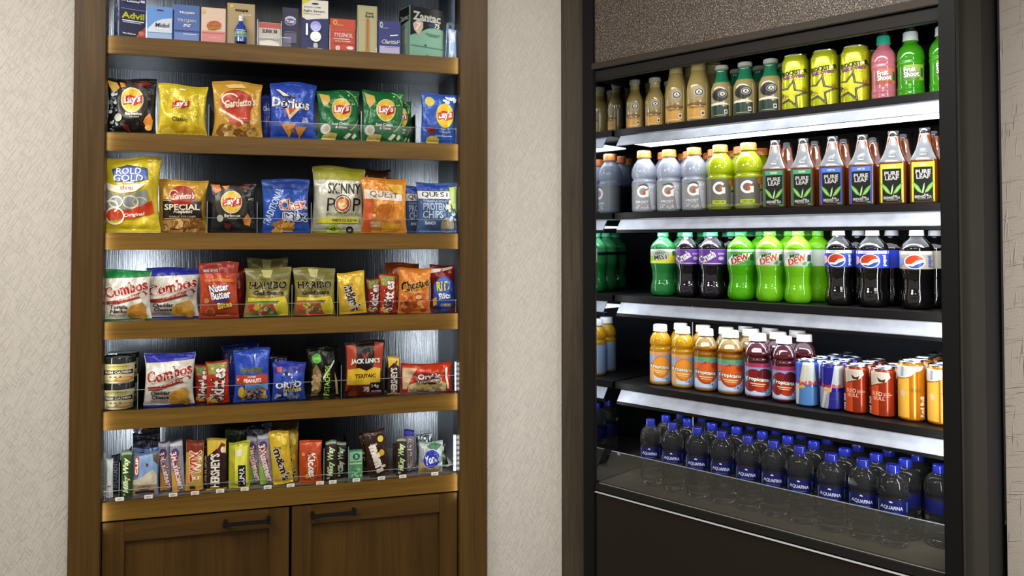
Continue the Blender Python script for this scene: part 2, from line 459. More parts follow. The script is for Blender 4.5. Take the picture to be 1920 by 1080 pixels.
door(UL + .003, g1, hz(462, 981)[1], hz(418, 981)[0], hz(507, 976)[0])
door(g2, UR - .003, hz(625, 965)[1], hz(583, 966)[0], hz(668, 961)[0])
part('kick_board', WOODH, (UL, UR, .004, .022, 0, .117))
# light strips on the inner faces of the stiles
def strip(u0, u1, z0, z1):
    mb = MB(); mb.box(u0, u1, .028, .034, z0, z1, mat('dfe6ee', 'paper'))
    o = mb.obj('light_strip', cab)
    mb = MB(); n = int((z1 - z0) / .0165)
    for i in range(n):
        zc = z0 + (i + .5) * (z1 - z0) / n
        mb.box(u0 + .002, u1 - .002, .0262, .028, zc - .0045, zc + .0045, mat('e6eeff', 'glow9'))
    l = mb.obj('light_diodes', o); l['kind'] = 'stuff'
strip(UR - .012, UR - .0015, AZ[5] + .004, AZ[5] + .128)
strip(UR - .008, UR - .0015, AZ[4] + .004, AZ[4] + .105)
COOL = (.80, .90, 1.0)
for i in range(6):
    ztop = AF[i - 1] if i else 2.46
    zc = (AZ[i] + ztop) / 2; h = ztop - AZ[i] - .01
    for u, s in ((UL - .006, 1), (UR - .016, -1)):
        p = A.W(u, .10, zc); q = A.W(u + s * .05, .10 + .42, zc)
        area('cabinet_light', p, q, .012, h, (1.25 if s > 0 else .8) * (1 if i else 3.2), COOL, 1.7 if i else 2.6)
# the light that leaks past the shelf fronts along the stiles
for u, s in ((UL + .004, 1), (UR - .004, -1)):
    o = area('stile_light', A.W(u, -.010, 1.55), A.W(u + s * .5, .08, 1.55), .006, 1.75, .5, (1, .98, .86))

# acrylic fences and dividers
ACR = mat('dfe6ea', 'clear'); EDGE = mat('8f969a', 'gloss')
def fence(row, x0, x1, h, label):
    u0, _ = A.hit(x0, 400, .010); u1, _ = A.hit(x1, 400, .010); z = AZ[row]
    t = thing('shelf_fence', A, (u0 + u1) / 2, .010, z, label, 'fence', 'clear acrylic shelf fences')
    d = (u1 - u0) / 2 - .004
    mb = MB(); mb.box(-d, d, -.001, .001, 0, h, ACR); mb.obj('pane', t, False)
    mb = MB(); mb.box(-d, d, -.0011, .0011, h, h + .0012, EDGE); mb.obj('pane_edge', t, False)
fence(1, 450, 858, .052, 'low clear acrylic fence in front of the chips, second level from the top')
fence(2, 385, 858, .046, 'low clear acrylic fence in front of the black and blue bags, third level')
fence(3, 330, 858, .044, 'low clear acrylic fence in front of the candy bags, fourth level')
fence(4, 198, 858, .060, 'low clear acrylic fence in front of the oatmeal cups and nuts, fifth level')
fence(0, 482, 546, .030, 'low clear acrylic fence on the top level beside the blue mouthwash card')
fence(5, 196, 858, .030, 'low clear acrylic lip along the counter edge before the candy bars')
DV = [(0, [483, 525, 617, 672], .085), (1, [294, 390, 495, 590, 676, 779], .10), (2, [297, 388, 475, 492, 583, 770], .10),
      (3, [288, 377, 455, 548, 636, 695, 741, 806], .105), (4, [262, 368, 436, 512, 578, 640, 718, 752], .11),
      (5, [206, 230, 252, 304, 353, 432, 470, 566, 610, 655, 682, 738, 783], .115)]
LV = ['top level', 'second level', 'third level', 'fourth level', 'fifth level', 'counter level']
ORD = ['first', 'second', 'third', 'fourth', 'fifth', 'sixth', 'seventh', 'eighth', 'ninth', 'tenth', 'eleventh', 'twelfth', 'thirteenth', 'fourteenth', 'fifteenth']
# little white price tickets along the counter
tk = [225, 279, 325, 366, 413, 459, 502, 545, 600, 624, 668, 715, 755, 815]
for i, x in enumerate(tk):
    u, z = A.hit(x, 900, .005)
    mb = MB(); mb.box(-.012, .012, -.0012, 0, .002, .013, mat('e6e3d6', 'paper'))
    mb.v = [tuple(v) for v in mb.v]
    art_mesh(mb, [R(.5, .35, .7, .12, '444444'), R(.4, .7, .5, .1, '666666')], lambda a, b, off: ((a - .5) * .022, -.0013 - off, .0125 - b * .010), .022, .010)
    o = mb.obj('price_ticket', None, False); o.location = A.W(u, .004, AZ[5]); o.rotation_euler = (0, 0, A.rot)
    tag(o, 'tiny white price ticket on the counter edge, %s from the left' % ORD[i], 'price ticket', 'white price tickets on the counter edge')

# ------------------------------------------------------------------ beverage cooler
BZ = [1.952, 1.656, 1.364, 1.057]
TZ = B.hit(1450, 972, -.03)[1]                        # floor of the water tray
cool = thing('beverage_cooler', B, 0, 0, 0, 'black open-front beverage cooler full of lit bottles and cans', 'cooler')
def cpart(name, m, box, parent=None, bev=.0): return part(name, m, box, parent or cool, bev)
BD = .52
cpart('frame_post', BLK, (CL, CLI, -.12, -.104, 0, 2.52), bev=.003)
cpart('frame_post', BLK, (CRI, CR, -.12, -.02, 0, 2.52), bev=.003)
WG = .12
cpart('outer_side', mat('22211d', 'black'), (CR - .03, CR, -.108, WG, 0, 2.52), bev=.010)
cpart('gap_shade_panel', mat('060606', 'matte'), (CR - .03, CR - .012, WG - .01, .34, 0, 2.52))  # black panel puts the shade between cooler and wall into colour
cpart('outer_side', mat('2b2925', 'black'), (CL, CL + .012, -.104, .28, 0, 2.52), bev=.004)
cpart('mirror_side', SIDEGLASS, (CLI - .010, CLI - .004, -.103, BD, TZ, 2.12))
cpart('inner_side', BLK2, (CLI - .012, CLI - .002, -.10, BD, 2.115, 2.22))
cpart('inner_side', BLK2, (CRI + .004, CRI + .012, -.02, BD, TZ, 2.2))
cpart('top_box', BLK2, (CLI, CRI, -.02, BD, 2.20, 2.52))
cpart('header_panel', SPECK, (CLI - .01, CRI + .005, -.112, -.10, 2.173, 2.52), bev=.002)
cpart('header_trim', mat('3a352e', 'black'), (CLI - .01, CRI + .005, -.122, -.10, 2.150, 2.173), bev=.002)
cpart('header_trim', mat('211f1c', 'black'), (CLI - .01, CRI + .005, -.112, -.09, 2.112, 2.146), bev=.002)
cpart('header_soffit', BLK2, (CLI, CRI, -.09, -.02, 2.135, 2.20))
mb = MB(); mb.box(CLI, CRI, BD, BD + .02, .5, 2.3, mat('24252a', 'black'))
bk = mb.obj('back_panel', cool, False)
mb = MB()
for z0 in BZ + [TZ]:
    for k in range(18):
        for q in (0, 1):
            u = CLI + .03 + k * .0615 + q * .03; z = z0 + (.235 if q else .255)
            mb.box(u, u + .006, BD - .0015, BD, z - .012, z + .012, mat('040404', 'matte'))
sl = mb.obj('vent_slots', bk, False); sl['kind'] = 'stuff'
TUBE = mat('eef4ff', 'glow3')
for i, z in enumerate(BZ):
    s = cpart('shelf', BLK, (CLI + .001, CRI - .001, -.004, BD - .02, z - .022, z), bev=.001)
    mb = MB()
    a, b = CLI + .026, CRI - .001
    vs_ = [(a, 0, z - .024), (b, 0, z - .024), (b, -.026, z - .060), (a, -.026, z - .060), (a, .003, z - .024), (b, .003, z - .024), (b, -.023, z - .062), (a, -.023, z - .062)]
    mb.add(vs_, [(0, 1, 2, 3), (4, 7, 6, 5), (0, 4, 5, 1), (3, 2, 6, 7), (0, 3, 7, 4), (1, 5, 6, 2)], RAIL)
    mb.obj('price_rail', s, False)
    if i: cpart('under_bar', BLK, (CLI + .02, CRI - .001, -.022, -.004, z - .072, z - .0625), s, .001)
    mb = MB(); mb.box(CLI + .05, CRI - .003, .012, .15, z - .052, z - .046, TUBE, .002)
    if i < 3: mb.obj('lamp_panel', s)
    area("cooler_lamp", B.W((CLI + CRI) / 2, .052, z - .072), B.W((CLI + CRI) / 2, .10, z - .4), 1.02, .016, 1.6 if i < 3 else .8, (.93, .97, 1.0))
def tall(name, p, q, sx, sy, pw, col=(.93, .97, 1.0)): return area(name, p, q, sx, sy, pw, col)
# header lamp (above the top shelf) and the two upright lamps behind the posts
area('header_lamp', B.W((CLI + CRI) / 2 + .1, -.055, 2.128), B.W((CLI + CRI) / 2 + .1, .03, 1.9), .95, .02, 1.5, (.95, .98, 1.0))
area('post_lamp', B.W(CRI - .004, -.07, 1.46), B.W(CRI - .5, .02, 1.46), .014, 1.2, 2.9, (.93, .97, 1.0))
area('post_lamp', B.W(CLI + .004, -.07, 1.46), B.W(CLI + .5, .04, 1.46), .014, 1.2, .9, (.93, .97, 1.0))
# lower tray, its sloping clear front and the door below
cpart('tray', mat('77736a', 'paper'), (CLI + .001, CRI - .001, -.10, BD - .02, TZ - .03, TZ - .001))
zt_ = (B.hit(1145, 844, -.04)[1] + B.hit(1768, 987, -.04)[1]) / 2
zb_ = (B.hit(1126, 905, -.11)[1] + B.hit(1708, 1058, -.11)[1]) / 2
HAZE = mat('d8d6cf', 'haze')
mb = MB(); a, b = CLI + .012, CRI - .001
mb.add([(a, -.11, zb_), (b, -.11, zb_), (b, -.04, zt_), (a, -.04, zt_), (a, -.106, zb_), (b, -.106, zb_), (b, -.036, zt_), (a, -.036, zt_)],
       [(0, 1, 2, 3), (4, 7, 6, 5), (3, 2, 6, 7), (0, 3, 7, 4), (1, 5, 6, 2), (0, 4, 5, 1)], HAZE)
pn = mb.obj('tray_pane', cool, False)
mb = MB(); mb.box(a, b, -.0405, -.0355, zt_, zt_ + .0015, EDGE); mb.box(a, b, -.1115, -.1060, zb_ - .0015, zb_, mat('8e8c84', 'gloss'))
mb.obj('pane_edge', pn, False)
cpart('tray_ledge', mat('1f1e1a', 'black'), (CLI, CRI, -.116, -.09, .702, zb_ - .002), bev=.002)
cpart('chrome_highlight_strip', mat('c9cacc', 'gloss'), (CLI, CRI, -.121, -.112, .6955, .6985), bev=.0008)  # pale gloss colour paints the metal edge's highlight into the strip
cpart('lower_panel', mat('241f19', 'black'), (CLI, CRI, -.114, -.09, .36, .694), bev=.003)
cpart('kick_panel', mat('15130f', 'black'), (CLI, CRI, -.105, -.085, .02, .352), bev=.003)
# ------------------------------------------------------------------ snack packets
def pouch_fn(W, H, Tk, seed, pinch=.075, wr=1.0):
    rg = random.Random(seed); ph = [rg.random() * 6.28 for _ in range(6)]
    s = .055
    def S(u, v, off, side=1):
        x = 2 * u - 1; y = 1 - v
        yy = min(1, max(0, (y - s) / (1 - 2 * s)))
        sy = math.sin(PI * yy)
        bul = sy ** .55 * max(0, 1 - abs(x) ** 2.4) ** .6
        hw = W / 2 * (1 - pinch * sy ** .7)
        k = max(0, 1 - x ** 4) * W / .15 * wr
        cr = .0026 * k * (math.sin(9 * x + ph[0] + 3 * y) * math.exp(-y / .16) + math.sin(12 * x + ph[1] - 2 * y) * math.exp(-(1 - y) / .15))
        nz = noise.noise(Vector((x * 1.6 + seed, y * 2.4, seed * .37))) * .014 * k * sy + noise.noise(Vector((x * 4 + seed, y * 5, 3.1))) * .005 * k
        rd = abs(noise.noise(Vector((x * 1.9 + seed * 1.3, y * 3.1 + x, seed * .7)))) + .5 * abs(noise.noise(Vector((x * 4.1 - y * 2, y * 3.3 + seed, 7.7))))
        nz -= rd * .0065 * k * sy ** .5
        wave = .009 * W / .15 * math.sin(3.1 * x + ph[2]) * y ** 6 + .004 * math.sin(4 * x + ph[3]) * (1 - y) ** 6
        X = x * hw + .01 * W * math.sin(5 * y + ph[4])
        Z = y * H * (1 + .018 * math.sin(2.3 * x + ph[5]) * y ** 5)
        Y = wave - side * (Tk / 2 * bul + (cr + nz) * (1 if side > 0 else .4) * min(1, bul * 1.6 + .15)) - (off if side > 0 else -off)
        return (X, Y, Z)
    return S
def pouch_mesh(S, base, band=None, back=None, nx=42, ny=50, foil='foil'):
    mb = MB()
    for side in (1, -1):
        vs = []; fs = []
        for j in range(ny + 1):
            for i in range(nx + 1):
                x = math.sin((i / nx - .5) * PI) * .5 + .5
                vs.append(S(x, j / ny, .0004, side))
        for j in range(ny):
            for i in range(nx):
                a = j * (nx + 1) + i; q = (a, a + 1, a + nx + 2, a + nx + 1)
                fs.append(q if side < 0 else q[::-1])
        mb.add(vs, fs, mat(back or base, foil) if side < 0 else mat(base, foil))
    return mb
_seed = [7]
def bag(fr, row, x0, x1, yt, w, base, art, label, cat='snack bag', Tk=.05, tilt=0.0, lean=0.0, yaw=0.0, top=None, name='snack_bag', pinch=.075, wr=1.0, seed=None, foil='foil', z=None, group=None, bands=()):
    _seed[0] += 1; seed = seed or _seed[0]
    u0 = fr.hit(x0, 400, w)[0]; u1 = fr.hit(x1, 400, w)[0]; z0 = AZ[row] if z is None else z
    H = fr.hit((x0 + x1) / 2, yt, w)[1] - z0; W = u1 - u0
    Tk = min(Tk, W * .55)
    z0 += (W / 2 + .004) * abs(math.sin(tilt)); t = thing(name, fr, (u0 + u1) / 2, w, z0, label, cat, group or 'packets on the %s of the snack cabinet' % LV[row], yaw, lean, tilt)
    S = pouch_fn(W, H, Tk, seed, pinch, wr)
    pouch_mesh(S, base, foil=foil).obj('pouch', t)
    # crimped seal strips at the two ends
    n = 26
    for a, b in ((0.0, .035), (.97, 1.0)):
        mb = MB(); vs = []; fs = []; rows_ = 5
        for j in range(rows_ + 1):
            for i in range(n + 1):
                vs.append(S(i / n, a + (b - a) * j / rows_, .0012 + (.0010 if j % 2 else 0)))
        for j in range(rows_):
            for i in range(n):
                q = j * (n + 1) + i; fs.append((q, q + n + 1, q + n + 2, q + 1))
        mb.add(vs, fs, mat(top or base, foil)); mb.obj('crimped_seal', t, False)
    if art:
        m2 = MB(); art_mesh(m2, art, S, W, H); m2.obj('printed_front', t)
    return t
def carton(fr, row, x0, x1, yt, w, dp, base, art, label, cat='medicine box', side=None, sart=(), name='medicine_box', yaw=0.0, z=None, topc=None, tilt=0.0, group='boxes and cards on the top level', fin='paper'):
    u0 = fr.hit(x0, 400, w)[0]; u1 = fr.hit(x1, 400, w)[0]; z0 = AZ[row] if z is None else z
    H = fr.hit((x0 + x1) / 2, yt, w)[1] - z0; W = (u1 - u0) / math.cos(yaw)
    t = thing(name, fr, (u0 + u1) / 2, w, z0, label, cat, group, yaw, 0, tilt)
    mb = MB(); mb.box(-W / 2, W / 2, 0, dp, 0, H, mat(base, fin), min(.0012, dp * .3)); mb.obj('carton' if dp > .01 else 'card', t)
    m2 = MB(); art_mesh(m2, art, lambda u, v, off: ((u - .5) * W, -off, (1 - v) * H), W, H); m2.obj('printed_front', t)
    if sart:
        m3 = MB(); art_mesh(m3, sart, lambda u, v, off: (-W / 2 - off, (1 - u) * dp, (1 - v) * H), dp, H); m3.obj('printed_side', t)
    return t, W, H

WH, BK = 'ffffff', '0a0a0a'
# ---- top level: medicine boxes and hanging cards
carton(A, 0, 222, 268, -6, .035, .085, '1b2350', [R(.5, .62, .92, .62, '11183a'), R(.5, .31, .92, .012, '8d97c8'), T('Advil', .5, .46, .86, .145, 'f4ee3c', b=.03),
    R(.5, .585, .84, .02, WH), R(.45, .625, .7, .018, 'c8d0f0'), P('c0442e', (.98, .68), (.98, .97), (.58, .97)), E(.83, .85, .12, .05, 'd97a5c'),
    T('Pain Reliever', .36, .89, .5, .035, WH), E(.3, .13, .16, .05, '2a3570'), T('Coated', .5, .12, .5, .06, WH, sh=.3), star(.12, .1, .12, .5, 'e8dc50'), R(.86, .1, .16, .06, 'd5d9ea')],
    'dark navy pain reliever box with a large yellow word and a red corner', yaw=.36,
    sart=[R(.5, .5, .98, .98, 'b9c4ea'), R(.25, .5, .12, .9, '7583c0'), R(.6, .5, .1, .8, '8f9cd0'), N(.5, .5, .8, .9, ['5a68b0', WH], 40, .09, 3), E(.5, .2, .28, .06, WH)])
carton(A, 0, 272, 320, 13, .025, .03, '5f92d8', [P('d6dcea', (.03, .68), (.3, .47), (.6, .37), (.97, .33), (.97, .8), (.03, .8)), R(.5, .88, .94, .2, '9fb6de'), R(.5, .79, .94, .02, '5b7fc0'),
    E(.5, .11, .14, .02, '1c2848'), T('Midol', .6, .56, .56, .13, '101830', b=.02, sh=.1), T('COMPLETE', .55, .68, .6, .035, WH)], 'light blue box with a black word on a white swoosh')
carton(A, 0, 322, 371, 10, .025, .03, '4d6cb0', [T('TROJAN', .5, .22, .58, .075, WH, b=.02), T('TROJAN', .5, .44, .72, .10, WH, b=.03), T('ENZ', .52, .56, .3, .07, WH, sh=.4), R(.5, .71, .94, .03, '2d3f7c'),
    T('LUBRICATED', .62, .71, .5, .022, 'b0405a'), R(.5, .87, .94, .2, '6c88c4'), R(.62, .8, .5, .012, WH)], 'medium blue box printed with the same white word twice')
carton(A, 0, 374, 420, 15, .025, .03, 'e8cdb4', [R(.5, .82, .96, .32, 'd98882'), R(.5, .72, .94, .03, 'c25a58'), E(.52, .5, .3, .13, 'c8402c', 12), T('Pepto\nBismol', .52, .51, .5, .20, 'f6cf3a', 'b2452a', rot=8, b=.03), E(.08, .12, .07, .06, 'e6bc5c'),
    T('5 SYMPTOM', .56, .85, .5, .03, 'f3dcd6')], 'pale pink box with a yellow and red oval logo')
t, W, H = carton(A, 0, 423, 475, 7, .034, .003, 'b9a173', [E(.16, .08, .08, .04, 'e2c24a'), T('scope', .52, .18, .46, .075, '15151a', b=.03), T('TRAVEL SIZE', .68, .27, .36, .022, WH), R(.5, .5, .9, .88, 'b9a173') if 0 else R(.5, .97, .9, .02, '9d8558')],
    'tan hanging card holding a tiny blue mouthwash bottle', 'hanging card', name='hanging_card')
mb = MB(); r = W * .22
mb.loft([(0, r * .7), (.002, r), (H * .30, r), (H * .40, r * .8), (H * .48, r * .35), (H * .52, r * .3)], mat('2450b4', 'gloss'), 20); o = mb.obj('small_bottle', t); o.location = (0, -r * .55, .006)
mb = MB(); mb.loft([(H * .51, r * .42), (H * .64, r * .40), (H * .65, r * .3)], mat('e9e9e6', 'gloss'), 16); c_ = mb.obj('bottle_cap', o); c_.location = (0, 0, 0)
mb = MB(); art_mesh(mb, [R(.5, .4, .9, .5, '8fb8a6'), R(.5, .12, .95, .2, '19308a'), T('scope', .5, .14, .7, .12, WH), T('MINT', .5, .5, .6, .14, '2d6a5a')], lambda u, v, off: ((r + off) * math.sin((u - .5) * 2.4), -(r + off) * math.cos((u - .5) * 2.4), H * .29 * (1 - v) + .003), r * 2, H * .29); mb.obj('bottle_label', o)
carton(A, 0, 482, 524, 43, .026, .02, 'd9d0c4', [R(.5, .12, .98, .2, 'c0442e'), T('SUNX 30', .5, .36, .66, .15, '15151a', b=.03), R(.5, .68, .9, .06, 'a9a092'), R(.5, .84, .9, .2, 'b5a995'), P('efe8dd', (.05, .8), (.5, .72), (.95, .85), (.95, .95), (.05, .95))], 'small white box with a red band across its top')
carton(A, 0, 527, 557, 15, .026, .024, '2b2548', [arc(.5, .33, .38, .12, 20, 160, .05, 'cfcfe8'), E(.5, .35, .36, .095, '8f93c4'), E(.5, .35, .3, .07, '2a2750'), T('TUMS', .5, .35, .5, .07, WH), R(.5, .6, .7, .012, '6c6798'), R(.5, .75, .8, .25, '413a66')], 'narrow dark purple box with a pale oval logo')
mb = MB()
t, W, H = carton(A, 0, 563, 614, 0, .034, .003, '232a66', [P('efe9dc', (.02, .01), (.98, .01), (.98, .36), (.7, .37), (.4, .39), (.2, .41), (.02, .36)), P('d8d23c', (.02, .01), (.4, .01), (.02, .12)), E(.5, .085, .13, .02, '16162a'), T('BAUSCH + LOMB', .4, .155, .62, .025, '3a3a4c'),
    T('Sight Savers', .46, .235, .8, .06, '1b1b2c', b=.01), R(.4, .29, .62, .01, '8a8676'), R(.5, .975, .55, .03, 'e3e3ee'), P('f0dc58', (.0, .2), (.08, .2), (.08, .32), (.0, .32))],
    'tall navy card with a white curved top holding a blue and white lens case', 'hanging card', name='hanging_card')
for q, (zz, cc) in enumerate(((.46, '8f8fe0'), (.26, 'dcdcd6'))):
    mb = MB(); rr = W * .21
    mb.loft([(0, rr), (.010, rr), (.012, rr * .9), (.012, rr * .6), (.0135, rr * .55)], mat(cc, 'gloss'), 26); o = mb.obj('lens_case_cup', t); o.location = (.002, 0, H * zz); o.rotation_euler = (PI / 2, 0, 0)
mb = MB(); mb.box(-W * .06, W * .1, -.008, 0, H * .04, H * .14, mat('1d1d20', 'gloss'), .002); mb.obj('lens_case_tip', t)
mb = MB(); mb.box(-W * .34, -W * .26, -.009, 0, H * .28, H * .52, mat('e8e8f0', 'gloss'), .002); mb.obj('lens_case_rim', t)
carton(A, 0, 617, 665, 36, .028, .03, 'cf4a2c', [E(.2, .12, .09, .08, 'e8b23a'), E(.2, .12, .05, .05, 'cf4a2c'), T('EXTRA', .4, .2, .24, .03, 'f4d8c8'), R(.5, .36, .92, .008, 'ea8a68'), T('TYLENOL', .52, .50, .72, .12, WH, sh=.25, b=.04), R(.44, .62, .62, .02, WH), T('Extra Strength', .5, .69, .6, .04, WH), R(.55, .75, .8, .012, '7d2213'),
    E(.3, .9, .09, .07, 'f0e6e0'), E(.78, .88, .14, .05, 'f0e6e0'), T('24', .3, .9, .08, .06, 'cf4a2c')], 'orange red box with white slanted lettering')
carton(A, 0, 668, 706, 11, .034, .004, 'b0a873', [R(.5, .5, .9, .94, 'b7b07c'), T('Emery\nBoards', .62, .19, .42, .12, '22222a', b=.03), P('b3772e', (.43, .3), (.5, .25), (.58, .27), (.62, .32), (.62, .98), (.4, .98)), R(.51, .6, .03, .6, '7d5424'), P('d9d0a8', (.65, .98), (.98, .86), (.98, .98)), T('10', .85, .93, .12, .04, '22222a')],
    'pale green hanging card holding a long tan nail file', 'hanging card', name='hanging_card')
carton(A, 0, 708, 750, 40, .028, .03, '23307e', [E(.13, .13, .07, .09, 'd9d9c0'), E(.13, .13, .04, .05, '23307e'), T('24 HOUR', .3, .22, .3, .03, 'c9cdee'), R(.7, .42, .36, .03, WH, 8), T('Claritin', .5, .62, .72, .12, WH, sh=.25, b=.03), R(.5, .87, .9, .24, 'b8b3d4'), R(.6, .78, .6, .02, '6970b4'), T('D', .9, .6, .1, .08, WH)], 'royal blue allergy box with a white slanted word and pale foot')
carton(A, 0, 765, 833, 16, .036, .075, '7fb098', [P('0d1214', (.0, .0), (1, .0), (1, .40), (.8, .37), (.55, .40), (.3, .50), (.0, .60)), T('Zantac', .5, .19, .8, .17, 'f2f0ea', b=.05), T('75', .80, .335, .16, .085, 'f2f0ea', sh=.2), R(.45, .265, .6, .012, 'c8cfe0'), R(.72, .34, .3, .05, '2a3668') if 0 else R(.62, .34, .18, .06, '2a3668'),
    P('c9b9a2', (.08, .36), (.22, .27), (.38, .30), (.38, .42), (.25, .58), (.12, .48)), P('f2e6d8', (.16, .33), (.32, .33), (.2, .48), (.3, .50), (.14, .47), (.25, .37)), T('PREVENTS & RELIEVES\nHEARTBURN', .68, .54, .42, .06, '1d3a30'), R(.5, .79, .94, .012, '4d7d68'), R(.45, .76, .05, .03, '1b2b26'), R(.5, .96, .1, .03, '5c8a78')],
    'large teal and black heartburn box with a white word and number', sart=[R(.5, .5, .96, .98, '8fae9e'), P('15191b', (.02, .02), (.98, .02), (.98, .3), (.02, .36)), T('Zantac', .55, .22, .8, .1, 'd8d8d0', b=.05), R(.5, .6, .7, .3, 'a9b6a0')], yaw=.34)
bag(A, 0, 834, 849, 44, .10, 'b9cbe8', [R(.5, .3, .5, .2, 'dfe8f6'), T('B', .4, .12, .3, .08, '1b2250')], 'thin pale blue packet leaning at the right end of the top level', 'packet', Tk=.012, tilt=.04, name='paper_packet')
bag(A, 0, 840, 855, 56, .03, 'c4d4ee', [R(.5, .6, .5, .3, '8fb0de'), R(.4, .3, .3, .1, 'eef4fc')], 'small pale blue foil packet in front at the right end of the top level', 'packet', Tk=.02, name='foil_packet')

# ---- level 2: chips
def lays(cx, cy, k, disc='e9bb2e', rim=None, rot=6):
    L = []
    if rim: L.append(E(cx, cy, .27 * k, .245 * k, rim))
    L += [E(cx, cy, .25 * k, .225 * k, disc), P('c4301c', (cx - .21 * k, cy - .06 * k), (cx - .05 * k, cy - .10 * k), (cx + .12 * k, cy - .06 * k), (cx + .25 * k, cy - .10 * k), (cx + .235 * k, cy + .06 * k), (cx + .05 * k, cy + .11 * k), (cx - .08 * k, cy + .07 * k), (cx - .22 * k, cy + .10 * k)),
          T("Lay's", cx, cy, .40 * k, .19 * k, WH, '8c1c10', rot=rot, b=.05, ob=.03, sh=.15)]
    return L
def chipbits(x, y, w, h, n=14, s=1, cols=('e0a83e', 'c98a2c', 'eec35e'), r=.07): return N(x, y, w, h, list(cols), n, r, s)
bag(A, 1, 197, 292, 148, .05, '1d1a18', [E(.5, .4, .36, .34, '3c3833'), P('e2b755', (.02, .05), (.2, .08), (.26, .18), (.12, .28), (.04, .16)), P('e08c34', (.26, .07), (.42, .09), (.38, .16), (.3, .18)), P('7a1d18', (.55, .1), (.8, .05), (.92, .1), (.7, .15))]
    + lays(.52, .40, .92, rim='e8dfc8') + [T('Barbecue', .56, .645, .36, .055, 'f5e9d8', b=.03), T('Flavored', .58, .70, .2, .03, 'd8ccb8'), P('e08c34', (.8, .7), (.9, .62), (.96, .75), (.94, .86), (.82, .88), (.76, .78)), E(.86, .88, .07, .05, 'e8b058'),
    E(.24, .72, .08, .07, 'c9ccb0'), P('6b2420', (.33, .82), (.45, .85), (.5, .97), (.38, .93)), N(.14, .6, .2, .7, ['9fb0b8', 'd6e2ec', '5e6a72'], 26, .035, 4)],  # pale flecks at the left are painted highlights of the crumpled foil
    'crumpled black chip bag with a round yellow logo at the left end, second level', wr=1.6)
bag(A, 1, 293, 387, 160, .045, 'd8c02c', lays(.47, .40, .78, 'd8b42c') [1:] + [T('Classic', .47, .69, .32, .075, '2a2410', b=.01), E(.5, .10, .07, .02, 'f6f0c8'), P('c9a51f', (.06, .82), (.3, .78), (.5, .82), (.75, .79), (.95, .86), (.95, .97), (.06, .97)), P('e6c848', (.08, .9), (.25, .84), (.4, .96), (.1, .97)), T('7¼', .8, .62, .1, .04, '6b5a14')],
    'plain yellow chip bag with a red ribbon logo', wr=1.3)
bag(A, 1, 396, 491, 155, .045, 'cfa03c', [E(.49, .38, .35, .22, 'b5361c'), P('c8452a', (.25, .5), (.78, .5), (.75, .78), (.35, .8)), arc(.36, .34, .19, .12, 30, 300, .03, 'f3e6cc'), T("Gardetto's", .56, .385, .66, .14, 'f3e6cc', sh=.3, rot=8, b=.03), P('f3e6cc', (.12, .5), (.32, .58), (.6, .7), (.68, .84), (.64, .84), (.56, .73), (.3, .62), (.1, .54)),
    T('Original Recipe', .5, .66, .4, .04, 'f4d9a8'), N(.48, .88, .76, .2, ['a8783a', 'd4a557', '8c5c26', 'ecc98a'], 34, .075, 5), P('e8c878', (.25, .08), (.6, .05), (.7, .12), (.35, .14))],
    'tan gold snack mix bag with a red oval logo, second level')
bag(A, 1, 486, 512, 180, .10, '2b3f9e', [T('Do', .5, .3, .5, .1, WH)], 'blue tortilla chip bag peeking out behind the front blue one')
bag(A, 1, 504, 592, 157, .045, '2c4eb4', [T('Doritos', .46, .37, .84, .17, WH, '101828', b=.05, rot=-4), P('141414', (.1, .1), (.34, .2), (.58, .28), (.3, .28)), P('f4e6d2', (.12, .12), (.2, .13), (.42, .25), (.28, .24)), P('c8551e', (.3, .46), (.68, .46), (.42, .66)), P('f2d9a8', (.34, .46), (.4, .46), (.43, .58), (.6, .46), (.68, .46), (.42, .66)),
    P('e09a3a', (.22, .74), (.56, .72), (.41, .97)), P('d4872c', (.54, .78), (.8, .78), (.62, .98)), T('COOL\nRANCH', .78, .66, .14, .09, WH, sh=.2), N(.4, .82, .22, .1, ['f0c060', 'b86c20'], 8, .03, 2)],
    'blue tortilla chip bag with bold white lettering and orange triangles', wr=1.3)
def sco(label, x0, x1, yt, w, **k):
    return bag(A, 1, x0, x1, yt, w, '1e6e3a', [P('d9b35c', (.05, .06), (.28, .1), (.3, .22), (.18, .34), (.1, .26))] + lays(.56, .38, .9, rim='e8e4b0') + [arc(.52, .42, .5, .44, -60, 70, .02, '9fc27c'),
        T('Sour Cream', .52, .665, .42, .055, 'f2f0e0', b=.03), T('& Onion', .55, .73, .28, .05, 'f2f0e0', b=.03), E(.17, .78, .12, .1, 'e8e4d4'), E(.18, .77, .07, .06, 'cfc6a6'), P('ddc267', (.12, .9), (.3, .84), (.46, .86), (.42, .985), (.1, .985)), P('eee8c8', (.6, .93), (.74, .83), (.8, .86), (.68, .96)), P('eee8c8', (.8, .92), (.88, .84), (.92, .9), (.84, .96)),
        N(.8, .2, .3, .2, ['4c9a52', '9fd070'], 8, .025, 3)], label, wr=1.3, **k)
sco('green chip bag with a round yellow logo, left one of the green pair', 593, 674, 171, .045)
sco('green chip bag with a round yellow logo, right one of the green pair', 677, 757, 172, .045)
sco('green chip bag mostly hidden behind the right green bag', 728, 771, 190, .10)
bag(A, 1, 788, 855, 177, .045, '3d63be', [E(.22, .17, .14, .09, 'd9c75a')] + lays(.66, .44, 1.0, rim='d9c248') + [P('a02c1c', (.12, .72), (.3, .66), (.38, .74), (.28, .82)), E(.32, .93, .19, .09, 'd9c35c'), T('Salt &\nVinegar', .66, .74, .36, .10, 'c9d6f0'), R(.62, .84, .5, .02, 'b4c6ec'), N(.8, .12, .36, .12, ['c8d8f4', WH], 8, .06, 4)],
    'blue salt and vinegar chip bag standing alone at the right end', wr=1.4)

